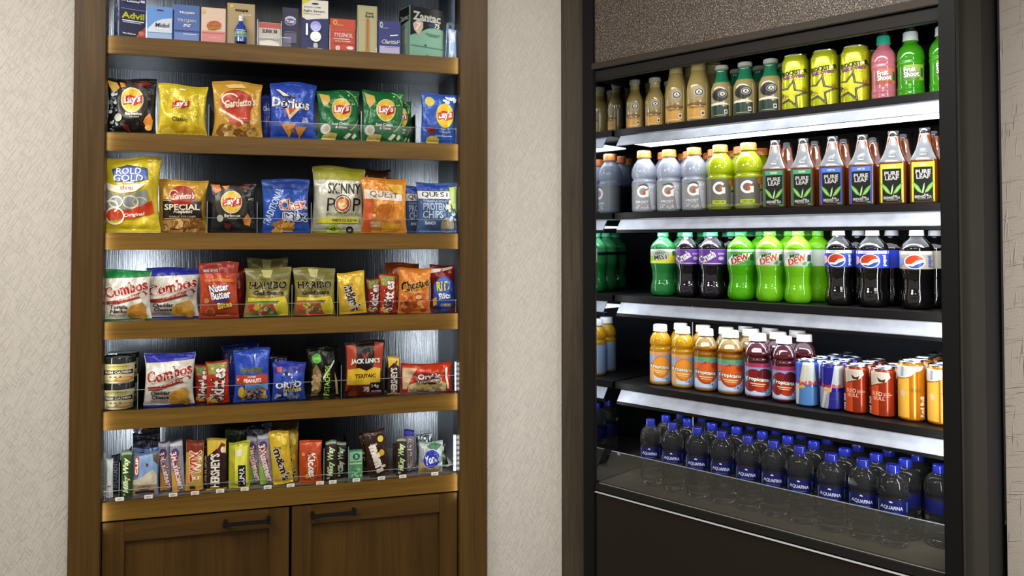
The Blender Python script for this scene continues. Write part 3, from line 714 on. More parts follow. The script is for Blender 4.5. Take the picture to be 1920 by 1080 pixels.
# ---- level 3
bag(A, 2, 195, 301, 296, .05, 'd8bf2a', [P('2a3f7c', (.12, .16), (.4, .10), (.78, .15), (.82, .30), (.6, .34), (.2, .34)), P('4a66b4', (.16, .18), (.4, .13), (.74, .18), (.78, .28), (.58, .31), (.2, .31)), T('ROLD', .44, .185, .46, .085, WH, '1c2c60', b=.01, ob=.02), T('GOLD', .44, .28, .56, .09, WH, '1c2c60', b=.01, ob=.02), T('Pretzels', .45, .335, .2, .03, WH),
    P('f0ead8', (.02, .34), (.2, .38), (.5, .37), (.8, .35), (.6, .46), (.3, .49), (.05, .44)), T('thins', .43, .41, .25, .06, 'a02c20', b=.01), P('8d9498', (.02, .46), (.3, .51), (.6, .48), (.8, .43), (.84, .62), (.5, .7), (.02, .8)), P('c8401e', (.02, .70), (.5, .70), (.9, .58), (.92, .74), (.5, .82), (.02, .84)),
    arc(.5, .6, .15, .09, 0, 360, .022, 'e8d8b0', 18), arc(.2, .78, .18, .12, 0, 360, .025, 'f4ead0', 18), arc(.12, .66, .16, .09, -60, 200, .025, 'f4ead0'), arc(.68, .6, .14, .07, 10, 250, .018, 'dcc898'), arc(.22, .6, .14, .08, 0, 360, .02, 'efe2c0', 16), T('Original', .56, .77, .38, .06, 'fbf3e4', rot=6, sh=.2, b=.02)],
    'tall yellow pretzel bag with a blue badge and red band', wr=1.3, Tk=.06)
bag(A, 2, 296, 390, 338, .082, 'cf9f3c', [R(.5, .57, .84, .38, '2c1c12'), R(.5, .40, .82, .012, 'd9b878'), R(.5, .74, .8, .012, 'd9b878'), E(.5, .31, .27, .20, 'a8301a'), arc(.32, .29, .1, .1, 30, 330, .02, 'f3e6cc'), T("Gardetto's", .53, .31, .46, .12, 'f6ecd8', sh=.3, rot=4, b=.03), T('SPECIAL', .5, .52, .76, .11, 'f4ead2', b=.03), T('Request', .52, .61, .42, .09, 'f4ead2', sh=.35, b=.02), T('GARLIC RYE CHIPS', .5, .70, .56, .035, 'd9c8a8'),
    P('8a5a2a', (.1, .78), (.5, .77), (.92, .79), (.92, .985), (.1, .985)), N(.5, .88, .76, .16, ['b98a48', '7c4c20', 'd9ac68'], 16, .11, 6)], 'gold snack mix bag with a dark brown band and red oval', wr=1.3)
bag(A, 2, 394, 481, 342, .045, '1f1c1a', [E(.45, .42, .36, .36, '3a362f'), P('d07a34', (.02, .06), (.2, .05), (.24, .17), (.1, .24)), P('e08c34', (.24, .08), (.42, .06), (.36, .16)), P('6b2420', (.55, .1), (.9, .04), (.8, .14))] + lays(.47, .40, .92, rim='e8dfc8') +
    [T('Barbecue', .48, .665, .36, .055, 'f5e9d8', b=.03), T('Flavored', .48, .72, .2, .025, 'd8ccb8'), P('e0923a', (.72, .74), (.84, .62), (.9, .74), (.86, .87), (.74, .84)), E(.2, .72, .07, .07, 'b9bca0'), P('5b201c', (.28, .8), (.46, .84), (.4, .96), (.3, .9)), T('7½', .92, .34, .05, .12, 'd8d0c0', rot=90)], 'black barbecue chip bag with a round yellow logo, third level', wr=1.4)
bag(A, 2, 490, 581, 337, .045, '2c54ac', [T('TRADITIONAL', .22, .52, .74, .16, 'c9d8f2', rot=66, b=.02), P('1d3a84', (.02, .02), (.98, .02), (.98, .2), (.02, .17)), T('Chex', .66, .47, .6, .2, 'b5301c', 'f6f0e4', rot=6, b=.04, ob=.06), T('mix', .7, .68, .52, .18, '182858', 'f2f4fa', b=.05, rot=-2, ob=.06), P('c88a34', (.3, .98), (.3, .8), (.44, .74), (.5, .84), (.6, .86), (.64, .98)), N(.46, .9, .4, .16, ['d99a3c', 'a8651e', 'edbf6c'], 22, .07, 8)],
    'blue cereal snack mix bag with red and dark lettering', wr=1.3)
bag(A, 2, 584, 684, 314, .080, 'd6d2bf', [R(.5, .10, .97, .2, 'a3a02c'), P('b9b638', (.02, .02), (.98, .02), (.98, .1), (.02, .06)), T('SKINNY', .60, .33, .66, .16, '17130e'), T('POP', .61, .57, .68, .20, '17130e', b=-.005), E(.575, .565, .165, .14, '17130e'), E(.575, .565, .15, .125, 'f0ead8'), E(.575, .565, .135, .112, 'b5401c'), E(.575, .565, .09, .078, 'ecd092'), N(.575, .565, .14, .1, ['f8ecc8', 'e0a83c'], 8, .035, 3), T('POPCORN', .6, .715, .66, .05, '8fa82c', b=.02),
    R(.5, .805, .8, .09, 'ddd23a'), T('WHITE CHEDDAR', .62, .805, .5, .045, '17130e', b=.02), E(.40, .945, .13, .08, '9fb42e'), T('43', .4, .94, .1, .06, '17130e'), E(.72, .95, .07, .055, '17130e'), T('GF', .72, .95, .06, .04, WH)],
    'white popcorn bag with an olive green folded top', wr=1.2, top='a3a02c', Tk=.055)
bag(A, 2, 678, 732, 318, .10, '3c2416', [], 'dark brown bag sticking up behind the orange chip bag')
bag(A, 2, 677, 763, 335, .034, 'd98a2a', [P('e3ddd0', (.03, .21), (.9, .26), (.9, .42), (.03, .38)), T('QUEST', .48, .31, .66, .13, '8c6420', b=.02, rot=-4), R(.12, .68, .2, .6, 'c8551e'), T('PROTEIN', .46, .54, .5, .14, 'b8641c', b=.02), T('CHIPS', .38, .68, .42, .15, 'b8641c', b=.02), T('NACHO\nCHEESE', .3, .84, .24, .1, 'f4e8d0'), P('e0b030', (.55, .1), (.9, .12), (.94, .3), (.7, .26)), P('d9a028', (.4, .8), (.85, .84), (.8, .96), (.45, .97))],
    'orange protein chip bag with a white name strip', wr=1.5)
def quest(label, x0, x1, yt, w, s=None):
    return bag(A, 2, x0, x1, yt, w, '4a6390', [P('1d3f9c', (.02, .02), (.98, .02), (.6, .1), (.4, .16), (.02, .18)), R(.42, .25, .82, .15, 'e8e6e0'), T('QUEST', .45, .245, .7, .12, '2a2a30', b=.02), T('TORTILLA STYLE', .42, .375, .6, .035, 'c9d4e8'), T('PROTEIN', .42, .48, .6, .14, 'b9c8dc', b=.02), T('CHIPS', .36, .635, .5, .15, 'b9c8dc', b=.02), T('RANCH', .3, .80, .24, .06, WH, b=.03), P('b9d084', (.78, .1), (.98, .08), (.98, .6), (.86, .5)), E(.72, .84, .17, .15, 'a89a80'), N(.86, .5, .2, .5, ['d8e8b0', '6a9a3c', 'c4d8f0'], 12, .05, 5), R(.5, .95, .9, .06, '5a7aa8')],
        label, wr=1.4, seed=s)
quest('slate blue protein chip bag half hidden behind, beside the orange one', 757, 818, 349, .10)
quest('slate blue protein chip bag with a white name strip at the right end', 780, 859, 343, .04)

# ---- level 4
def combos(row, x0, x1, yt, topc, flav, label, kind='cheese', w=.045, **k):
    return bag(A, row, x0, x1, yt, w, 'e2dccf', [P(topc, (.015, .0), (.985, .0), (.985, .12), (.5, .15), (.015, .17)), T('Combos', .5, .37, .93, .22, 'a3241a', 'f4ece0', rot=12, b=.06), P('8f2a1a', (.06, .62), (.3, .60), (.9, .42), (.97, .47), (.9, .53), (.3, .68), (.08, .68)), T('STUFFED SNACKS', .57, .545, .5, .05, 'f4e8d8', rot=12, b=.02), E(.86, .50, .06, .06, 'cfc8ba'), T('\n'.join(flav), .34, .775, .40, .16, '1c1814', b=.025), T('BAKED SNACKS', .32, .89, .34, .03, '8c3020'),
        P('cf9c34' if kind == 'cheese' else 'b8863c', (.55, .97), (.5, .8), (.64, .7), (.86, .64), (.93, .75), (.88, .97)), N(.72, .86, .3, .2, ['e0b04c', 'b87c24', 'c99038'], 9, .10, 4)], label, wr=1.2, top=topc, **k)
combos(3, 193, 286, 507, '1c7a3c', ['Tortilla', 'Nacho'], 'white stuffed snack bag with a green top edge', 'pretzel')
combos(3, 274, 376, 503, '2a2f9c', ['Cheddar', 'Cheese'], 'white stuffed snack bag with a blue top edge, fourth level', w=.08)
bag(A, 3, 402, 462, 500, .13, '7c1d12', [], 'dark red bag behind the peanut butter biscuit bag')
bag(A, 3, 374, 449, 493, .040, 'b8401c', [R(.5, .10, .96, .18, '8f2414'), R(.3, .14, .4, .07, '5d1408'), T('BIG BAG', .3, .14, .36, .045, 'd8cfc0'), P('d07a34', (.1, .34), (.45, .28), (.9, .3), (.9, .36), (.5, .34)), T('Nutter', .52, .45, .52, .13, WH, '2a1c50', rot=8, b=.05, ob=.07), T('Butter', .56, .58, .52, .14, WH, '2a1c50', rot=8, b=.05, ob=.07), R(.58, .68, .4, .035, '2c3a9c', 10), T('Bites', .66, .76, .36, .11, 'f4d83c', '7c2010', rot=10, b=.05), E(.28, .88, .13, .07, 'c06a34'), E(.28, .88, .09, .045, '8f4a20'), E(.18, .68, .07, .05, 'b87c50'), R(.6, .95, .36, .015, 'f0b070')],
    'red brown peanut butter biscuit bag with blue and white lettering', wr=1.2)
def gummy(x0, x1, yt, w, low, label, **k):
    return bag(A, 3, x0, x1, yt, w, '8a7c34', [R(.5, .12, .97, .22, '6e6a34'), P('b8b070', (.35, .02), (.6, .03), (.55, .2), (.4, .18)), T('HARIBO', .5, .35, .84, .15, '0d0b08', 'c9c28c', b=.07, ob=.03), T('Goldbears', .52, .505, .68, .09, '1a1408', b=.03), P('d8c23c', (.06, .6), (.5, .62), (.9, .58), (.9, .67), (.06, .68)), R(.42, .70, .76, .02, low), R(.4, .84, .72, .26, 'a87444'), N(.4, .84, .6, .22, ['c8502c', 'e0b83c', '4c7a44', 'e8dca0', 'c83c2c'], 22, .07, 7), P('e0cc34', (.74, .98), (.66, .8), (.78, .66), (.92, .62), (.97, .8), (.94, .98)), R(.42, .98, .76, .02, low)], label, wr=1.2, foil='foil', **k)
gummy(463, 540, 484, .12, '4ca050', 'gummy candy bag standing taller behind the left gummy bag')
gummy(459, 547, 503, .045, '4ca050', 'clear and gold gummy candy bag with a green line, left one')
gummy(550, 630, 503, .045, 'd8482c', 'clear and gold gummy candy bag with a red line, right one')
def mm(fr_row, x0, x1, yt, w, base, lc, label, tilt=0, **k):
    return bag(A, fr_row, x0, x1, yt, w, base, [T('Peanut', .40, .30, .3, .06, lc, rot=12), T("m&m's", .52, .62, .62, .42, lc, 'f2e8d8', rot=-78, b=.06, ob=.05), E(.74, .2, .13, .07, 'e8cf4c'), E(.72, .5, .12, .07, 'd8a82c')], label, 'candy packet', name='candy_packet', tilt=tilt, pinch=.02, Tk=.03, **k)
mm(3, 637, 688, 512, .045, 'dcb22c', '2e1c10', 'yellow candy coated peanut packet tilted slightly, fourth level', tilt=-.06)
def skit(row, x0, x1, yt, w, label, tilt=0, top='b8401c'):
    return bag(A, row, x0, x1, yt, w, 'b8301a', [P('8a8a40', (.05, .03), (.95, .05), (.9, .28), (.1, .3)), N(.5, .15, .8, .2, ['d8b83c', '6c9a40', 'b0602c'], 9, .09, 3), T('Skittles', .5, .56, .78, .62, 'f4ece0', '5c140c', rot=84, b=.05, ob=.06), N(.3, .9, .5, .14, ['e0a03c', '5c9a40', 'd8d04c'], 6, .1, 5)], label, 'candy packet', name='candy_packet', tilt=tilt, pinch=.02, Tk=.028)
skit(3, 690, 716, 523, .085, 'narrow red candy packet with white sideways lettering, left of the pair, fourth level', -.05)
skit(3, 714, 745, 515, .055, 'narrow red candy packet with white sideways lettering, right of the pair, fourth level', -.04)
bag(A, 3, 722, 786, 494, .14, 'a84c1c', [T('Ch', .6, .2, .4, .1, '1a120c')], 'orange bag behind the front orange cheese puff bag')
bag(A, 3, 746, 808, 503, .040, 'cf7c24', [T('Cheetos', .5, .36, .88, .22, '15100c', 'f2a83a', rot=12, b=.09, ob=.06), T('Crunchy', .5, .53, .4, .05, 'f4d8a0'), E(.6, .66, .26, .1, 'b54c1a', 20), N(.48, .8, .76, .3, ['c8501c', 'e07a2c', 'a83c14', 'f0a050'], 26, .1, 4), E(.62, .64, .1, .05, 'f0c078'), P('7c2410', (.15, .74), (.3, .7), (.25, .84))], 'orange cheese puff bag with black outlined lettering', wr=1.4)
bag(A, 3, 806, 853, 497, .085, '7c201c', [P('e8d8d0', (.02, .1), (.9, .03), (.9, .08), (.02, .18)), E(.55, .62, .48, .38, '2b4aa8'), E(.5, .48, .42, .20, '3d62c8'), T('RITZ', .52, .45, .62, .2, 'f4e84c', '1c2c74', rot=3, b=.05), T('Bits', .55, .66, .5, .13, WH, '1c2c74', rot=8, b=.06), T('CHEESE', .6, .86, .4, .06, 'f2e05c'), P('d8a03c', (.05, .72), (.2, .68), (.24, .85), (.1, .88)), E(.3, .93, .16, .05, '1c2c74'), N(.6, .12, .5, .1, ['e8e0e8', 'b8603c'], 6, .05, 2)], 'dark red and blue cracker bites bag at the right end', wr=1.4)
# ---- level 5
def cup(x0, x1, w, zb, H, label, stack):
    u0 = A.hit(x0, 400, w)[0]; u1 = A.hit(x1, 400, w)[0]; r = (u1 - u0) / 2
    t = thing('oatmeal_cup', A, (u0 + u1) / 2, w, zb, label, 'food cup', 'oatmeal cups on the fifth level', math.atan2(-A.W((u0 + u1) / 2, w, 0)[0], A.W((u0 + u1) / 2, w, 0)[1]) - A.rot)
    mb = MB(); mb.loft([(0, r * .84), (.003, r * .87), (H * .78, r * .95), (H * .79, r * .93)], mat('e6dcc0', 'paper'), 36); mb.obj('cup', t)
    mb = MB(); mb.loft([(H * .77, r * .97), (H * .785, r), (H * .95, r), (H, r * .97), (H, r * .9), (H * .965, r * .86), (H * .965, .001)], mat('20241f', 'gloss'), 36); mb.obj('lid', t)
    mb = MB(); rr = lambda v: r * (.87 + .08 * (1 - v))
    art_mesh(mb, [R(.5, .5, .98, .96, 'ddd2a8'), E(.5, .14, .3, .12, 'c8bc64'), T('JOHN MCCANNS', .5, .13, .4, .06, '4a5a34'), P('17130f', (.12, .32), (.88, .32), (.9, .55), (.5, .50), (.1, .55)), T('IRISH OATMEAL', .5, .42, .68, .13, 'f2ead6', b=.04), T('* * *', .42, .66, .3, .08, '17130f'), E(.66, .8, .26, .13, 'b8863c'), E(.64, .78, .18, .08, 'd8b06c'), R(.3, .86, .3, .04, '8f8458')],
             lambda u, v, off: ((rr(v) + off) * math.sin((u - .5) * 2.6), -(rr(v) + off) * math.cos((u - .5) * 2.6), (.76 - .74 * v) * H), 2 * r, H * .75)
    mb.obj('cup_label', t)
    return t
hc = (A.hit(226, 668, .06)[1] - AZ[4]) / 2
cup(196, 257, .06, AZ[4], hc, 'cream oatmeal cup with a black lid, bottom of the front stack', 0)
cup(194, 258, .06, AZ[4] + hc, hc, 'cream oatmeal cup with a black lid, on top of the front stack', 1)
cup(204, 264, .165, AZ[4], hc, 'black lidded oatmeal cup in the rear stack, lower one', 0)
cup(204, 264, .165, AZ[4] + hc, hc, 'black lidded oatmeal cup in the rear stack, upper one', 1)
combos(4, 273, 369, 662, '2a2f9c', ['Cheddar', 'Cheese'], 'white stuffed snack bag with a blue top edge, fifth level', tilt=.0)
skit(4, 371, 404, 684, .078, 'red candy packet leaning behind another, left one on the fifth level', -.06)
skit(4, 392, 434, 678, .040, 'red candy packet leaning in front, right one on the fifth level', -.05)
def peanuts(x0, x1, yt, w, label, front=True):
    return bag(A, 4, x0, x1, yt, w, '2c4cb4' if front else '1c2c74', [T('PLANTERS', .5, .40, .6, .09, '2c4a24', 'c9b44c', b=.04), R(.5, .565, .9, .17, 'c0441e'), T('SALTED', .5, .515, .24, .03, WH), T('PEANUTS', .52, .585, .5, .07, WH, b=.03), P('5f94d0', (.3, .66), (.95, .66), (.95, .78), (.3, .78)), N(.52, .85, .72, .22, ['c8a058', 'a87c3c', 'dcc088', '8c6430'], 46, .055, 9), E(.2, .8, .09, .1, 'd8b83c'), P('dfe6f2', (.56, .12), (.62, .1), (.6, .22)), P('e8eefa', (.06, .52), (.1, .56), (.14, .53), (.1, .6))] if front else [], label, wr=1.1, Tk=.045)
peanuts(417, 488, 642, .13, 'dark blue nut bag half hidden behind the front peanut bag', False)
peanuts(440, 509, 654, .045, 'bright blue salted peanut bag with an orange band')
bag(A, 4, 508, 540, 668, .10, '1c2350', [E(.5, .5, .2, .1, 'd8d8e0')], 'dark blue cookie bag peeking out behind the mini cookie bag')
bag(A, 4, 512, 575, 679, .045, '3450b8', [R(.5, .14, .97, .26, '2a2f8c'), P('c84a3c', (.12, .14), (.28, .12), (.26, .24), (.14, .26)), N(.5, .4, .7, .3, ['8fa8e0', '1c1c28', 'c9d4f4'], 14, .045, 4), T('OREO', .5, .58, .8, .16, WH, '1b2a78', b=.09, rot=2, ob=.06), T('minis', .62, .71, .56, .12, 'f0d868', '1b2a78', rot=3, b=.05), E(.2, .87, .13, .07, '28282c'), E(.2, .86, .09, .04, 'e8e8ec'), N(.5, .88, .8, .16, ['9fb0e4', '7f8cc0', 'd8e0f4'], 14, .07, 6)], 'blue mini cookie bag with white lettering', wr=1.2)
bag(A, 4, 576, 638, 650, .08, '14150f', [E(.3, .23, .14, .10, '5cb83c'), T('NEW', .3, .23, .16, .05, 'c8f0a0'), P('7a6238', (.16, .45), (.28, .34), (.42, .5), (.44, .8), (.36, .985), (.14, .985)), N(.29, .74, .22, .42, ['cfae78', 'b08c54', 'e4cc9c'], 34, .075, 6), P('cfae78', (.86, .5), (.95, .7), (.97, .97), (.9, .97)), P('d8dcd8', (.48, .6), (.84, .26), (.86, .3), (.5, .66)), T('PISTACHIOS', .62, .68, .62, .17, 'b4d84c', rot=88)], 'black pistachio bag with green sideways lettering', wr=1.2)
bag(A, 4, 646, 722, 640, .045, '3a1c12', [R(.16, .5, .24, .9, 'a83c1c'), R(.85, .3, .22, .5, 'a83c1c'), T('100', .16, .10, .16, .06, 'c8542c'), P('1a0f0b', (.28, .05), (.72, .05), (.72, .5), (.28, .5)), P('7c2a1a', (.38, .2), (.44, .2), (.5, .25), (.56, .2), (.62, .2), (.53, .3), (.47, .3)), T("JACK LINK'S", .52, .36, .76, .11, 'f4efe6', '1a0f0b', b=.05, rot=-1), P('d8b02c', (.06, .5), (.35, .47), (.55, .53), (.75, .47), (.92, .5), (.92, .78), (.06, .78)), T('TERIYAKI', .52, .62, .54, .07, '2a1a0c', b=.04), R(.5, .88, .84, .2, '6e2414'), R(.82, .87, .34, .24, '120c0a'), T('14g', .78, .82, .18, .08, 'e8e4dc'), T('PROTEIN', .8, .92, .24, .04, 'e8e4dc'), R(.54, .87, .16, .1, 'cfc6b4'), N(.3, .9, .4, .14, ['8c3c20', '521a10'], 8, .1, 4)],
    'orange and black jerky bag with a yellow flavour panel', wr=1.1)
def bar(row, x0, x1, yt, w, base, art, label, tilt=0, Tk=.02, name='candy_bar', top=None, **k):
    return bag(A, row, x0, x1, yt, w, base, art, label, 'candy bar', Tk=Tk, tilt=tilt, name=name, pinch=.01, top=top, **k)
hersh = lambda c1='e8dcd0': [P('d8b83c', (.05, .02), (.95, .02), (.9, .26), (.5, .16), (.1, .3)), P('5c1410', (.4, .3), (.7, .1), (.8, .12), (.55, .32)), T("HERSHEY'S", .5, .62, .66, .5, c1, rot=90, b=.05)]
bar(4, 722, 745, 671, .098, '2a1812', hersh(), 'dark brown chocolate bar at the back of the upright stack, fifth level', tilt=.03, top='b89a3c')
bar(4, 726, 748, 670, .070, '2a1812', hersh(), 'dark brown chocolate bar in the middle of the upright stack, fifth level', tilt=.02, top='b89a3c')
bar(4, 727, 751, 669, .042, '2a1812', hersh(), 'dark brown chocolate bar with gold ends in front of the stack, fifth level', top='b89a3c')
t = bag(A, 4, 752, 848, 681, .052, 'b8361c', [P('d8b88c', (.03, .15), (.3, .15), (.1, .85), (.03, .85)), P('e0cc8c', (.12, .97), (.14, .72), (.3, .6), (.5, .5), (.72, .55), (.88, .7), (.86, .97)), E(.52, .5, .26, .22, '7c1c12'), T('Orville', .54, .42, .44, .18, 'f6f0e4', '5c140c', rot=3, b=.04), T("Redenbacher's", .54, .57, .5, .12, 'f6f0e4', '5c140c', rot=6, sh=.2, b=.02), N(.5, .82, .64, .26, ['f0e4a8', 'd8c464', 'f8f0c8'], 30, .04, 3), P('e8dccc', (.86, .2), (.9, .16), (.93, .9), (.89, .9))], 'flat red microwave popcorn packet with a yellow popcorn mound', 'popcorn packet', name='popcorn_packet', pinch=.02, wr=1.2, seed=61)

# ---- counter level: bars
mw = lambda c='6a9a3c': [R(.5, .05, .9, .08, '8a9a80'), T('Milky Way', .5, .52, .74, .62, 'e8f0c8', c, rot=90, sh=.25, b=.03, ob=.05), E(.3, .93, .14, .03, 'c8c8b0')]
bar(5, 193, 205, 848, .075, 'c4d4c8', [T('Mentos', .5, .5, .7, .6, '5c9a84', rot=90, b=.03)], 'pale green and white slim bar at the left end of the counter')
bar(5, 205, 218, 860, .05, 'e8ecf0', [R(.5, .4, .6, .3, 'd0d8e0'), R(.5, .7, .5, .04, 'b86a6a')], 'plain white slim bar second from the left on the counter')
bar(5, 215, 231, 852, .085, '3a4450', [T('SPEARMINT', .5, .5, .7, .5, 'a8b8c8', rot=90)], 'dark slate slim bar beside the plain white one')
bar(5, 233, 254, 845, .035, '3c5228', mw(), 'green and brown nougat bar at the left end of the counter')
for k_, (yy, wv) in enumerate(((800, .17), (812, .14), (824, .11), (836, .085))):
    bar(5, 254, 305, yy, wv, ['2c2a34', '3c4458', '2a2c3a', '5a6a90'][k_], [], 'dark foil energy bar standing %s of the row behind the mountain picture bar' % ['last', 'third', 'second', 'first'][k_], foil='silver' if k_ == 3 else 'foil')
bar(5, 253, 303, 848, .045, '6a84a8', [R(.6, .35, .7, .56, '84a4cc'), P('c9bfa8', (.05, .62), (.3, .58), (.5, .64), (.8, .4), (.95, .55), (.95, .9), (.05, .9)), P('9a8460', (.05, .72), (.95, .75), (.95, .97), (.05, .97)), P('5c4430', (.75, .05), (.97, .05), (.97, .3), (.8, .2)), P('b8401c', (.12, .08), (.27, .08), (.27, .52), (.12, .52)), T('CLIF', .195, .3, .38, .10, 'f6e8d8', rot=90, b=.06), P('7c1c14', (.5, .2), (.56, .26), (.62, .24), (.6, .32), (.54, .3)), R(.45, .8, .4, .06, '4a2c1c'), T('CHOCOLATE CHIP', .45, .8, .36, .035, 'e8dccc'), R(.5, .9, .7, .05, '2c1c14')],
    'energy bar showing a pale mountain and sky picture', Tk=.025)
def mus(x0, x1, yt, w, label, tilt=0, low='d8a04c'):
    return bar(5, x0, x1, yt, w, '9a98a4', [P('c9c9d4', (.02, .02), (.98, .02), (.98, .12), (.02, .1)), E(.4, .24, .3, .1, '4a3a78'), P(low, (.02, .98), (.02, .55), (.3, .65), (.6, .98)), T('3Musketeers', .52, .58, .74, .5, 'f0e8e4', 'a3201c', rot=-80, b=.05, ob=.08)], label, tilt=tilt, top='5c5c68')
mus(306, 329, 827, .072, 'silver and red bar with slanted lettering, left of the first pair', -.05)
mus(328, 352, 826, .045, 'silver and red bar with slanted lettering, right of the first pair', -.05)
bar(5, 353, 386, 826, .045, 'c8a040', [R(.5, .12, .96, .2, '7c2c14'), T('TWIX', .55, .5, .6, .6, 'c83c1c', 'f4ead0', rot=90, b=.07, ob=.07), R(.4, .92, .3, .06, '3c2414')], 'gold caramel cookie bar with big red sideways lettering', top='8c3018')
bar(5, 384, 402, 830, .07, '2c1a14', [T("HERSHEY'S", .5, .6, .66, .5, 'd0c0b4', rot=90, b=.04)], 'dark brown chocolate bar tucked behind the almond one')
bar(5, 392, 429, 822, .045, '2c1a14', [P('d8b83c', (.03, .03), (.97, .03), (.97, .3), (.5, .2), (.03, .34)), P('6b2018', (.35, .32), (.75, .08), (.95, .12), (.6, .36)), E(.82, .22, .12, .06, 'e8dcc8'), T("HERSHEY'S", .42, .62, .66, .46, 'eee2d6', rot=90, b=.06)], 'dark brown chocolate bar with a gold top and white sideways lettering', top='b89a3c')
bar(5, 426, 466, 803, .12, '2c3c1c', [], 'dark green bar standing behind the yellow bar')
bar(5, 433, 472, 828, .045, 'b8b42c', [P('e0dc50', (.3, .1), (.9, .1), (.9, .9), (.3, .9)), P('e8e8d0', (.3, .18), (.7, .16), (.6, .32), (.38, .3)), P('15141c', (.46, .5), (.82, .5), (.82, .97), (.46, .97)), T('LUNA', .64, .74, .38, .24, WH, rot=90, b=.05)], 'yellow snack bar with a black name patch')
for i, (a, b, yy, wv) in enumerate(((464, 492, 796, .13), (486, 514, 790, .15), (470, 500, 802, .10))):
    bar(5, a, b, yy, wv, '4a4a54', [N(.5, .15, .8, .2, ['c8c8d0', '8c8c98'], 8, .08, i + 2)], 'silver topped bar %s the second pair of bars' % ['standing left behind', 'standing furthest behind', 'standing just behind'][i], foil='silver')
mus(470, 495, 817, .075, 'silver and red bar with slanted lettering, left of the second pair', -.05, '8cb84c')
mus(491, 517, 812, .055, 'silver and red bar with slanted lettering, right of the second pair', -.06, '8cb84c')
bag(A, 5, 510, 563, 790, .19, '6a5220', [R(.6, .4, .4, .2, '2a1a10')], 'dull yellow candy packet at the very back, counter level', 'candy packet', name='candy_packet')
mm(5, 532, 562, 809, .075, 'b8962c', '2e1c10', 'yellow candy packet just behind the tilted one, counter level')
mm(5, 516, 553, 809, .042, 'd8b42c', '2e1c10', 'yellow candy coated peanut packet tilting left on the counter', tilt=-.09)
bag(A, 5, 564, 606, 826, .045, 'c04a1c', [E(.58, .6, .26, .34, 'd8862c'), E(.58, .6, .23, .31, 'b83c14'), T('Kickes', .56, .58, .56, .34, 'fbf4ea', '7c2410', rot=-88, b=.06, ob=.04), T('21', .18, .3, .1, .06, 'f0d8c8'), E(.34, .84, .1, .06, 'd8963c')], 'orange red candy packet with white sideways lettering on the counter', 'candy packet', name='candy_packet', pinch=.02, Tk=.03)
bar(5, 612, 634, 826, .045, '33261c', mw('4c7a34'), 'brown nougat bar with pale green lettering, left of the middle pair')
bar(5, 632, 652, 828, .070, '33261c', mw('2c6a5c'), 'brown nougat bar with teal lettering, right of the middle pair')
t, W, H = carton(A, 5, 656, 682, 846, .04, .02, '5c9c74', [R(.5, .2, .9, .34, '8fc0a0'), E(.55, .2, .26, .12, '1f5c48'), T('5', .55, .2, .2, .12, 'd8ecd8'), R(.5, .45, .9, .06, 'b8c88c'), N(.5, .72, .8, .42, ['7cc084', '4c9464', 'a8d8a0'], 22, .1, 3)], 'small green gum pack standing on the counter', 'gum pack', name='gum_pack', group='packets on the counter level of the snack cabinet', fin='gloss')
bag(A, 5, 680, 708, 812, .08, '241812', [N(.5, .5, .7, .8, ['8c5c34', 'c8a45c'], 10, .08, 4)], 'dark brown candy packet behind the other on the right of the counter', 'candy packet', name='candy_packet', tilt=-.08, pinch=.02, Tk=.02)
mm(5, 692, 733, 808, .045, '32190f', 'e8dccc', 'dark brown milk chocolate candy packet tilting left on the counter', tilt=-.12)
bar(5, 738, 752, 832, .075, '3c2c20', [], 'brown bar tucked behind the green lettered bar at the right')
bar(5, 744, 764, 821, .045, '33261c', mw('6a9a3c'), 'brown nougat bar with green lettering near the right end of the counter')
bar(5, 761, 780, 806, .072, '8a7c88', [R(.5, .08, .96, .14, '2a2f9c'), T('Almond Joy', .52, .58, .74, .6, '1c1420', 'e4dccc', rot=90, b=.05, ob=.05)], 'pale coconut almond bar with a dark blue top', top='2a2f9c', tilt=-.03)
bag(A, 5, 781, 812, 814, .13, 'b8c8d4', [N(.5, .4, .8, .6, ['e8f2fa', '8fa0b0', '5c8a64'], 16, .09, 4)], 'crumpled silver mint packet behind the round blue one', 'candy packet', name='candy_packet', wr=2, foil='silver')
bag(A, 5, 812, 842, 838, .085, '9fb0ac', [N(.5, .4, .8, .7, ['2f6c44', 'e0e8e8', '4c8a5c'], 12, .12, 5)], 'silver and green mint packet leaning at the right end', 'candy packet', name='candy_packet', wr=2, tilt=-.15, foil='silver')
bag(A, 5, 786, 831, 828, .04, 'a8b0b0', [P('2f6c44', (.3, .1), (.6, .02), (.95, .12), (.6, .3)), R(.42, .8, .75, .34, 'c8a058'), E(.5, .52, .36, .3, '2b3aa0'), E(.5, .52, .34, .28, '303fae'), arc(.5, .52, .37, .31, 0, 360, .02, 'c9d0ec', 24), T('York', .5, .52, .5, .28, WH, rot=14, sh=.3, b=.02), N(.88, .7, .2, .4, ['e8f0f4', '7c8c94'], 8, .09, 3)], 'silver mint packet with a round blue logo at the right end', 'candy packet', name='candy_packet', wr=1.8, pinch=.02, foil='foil')

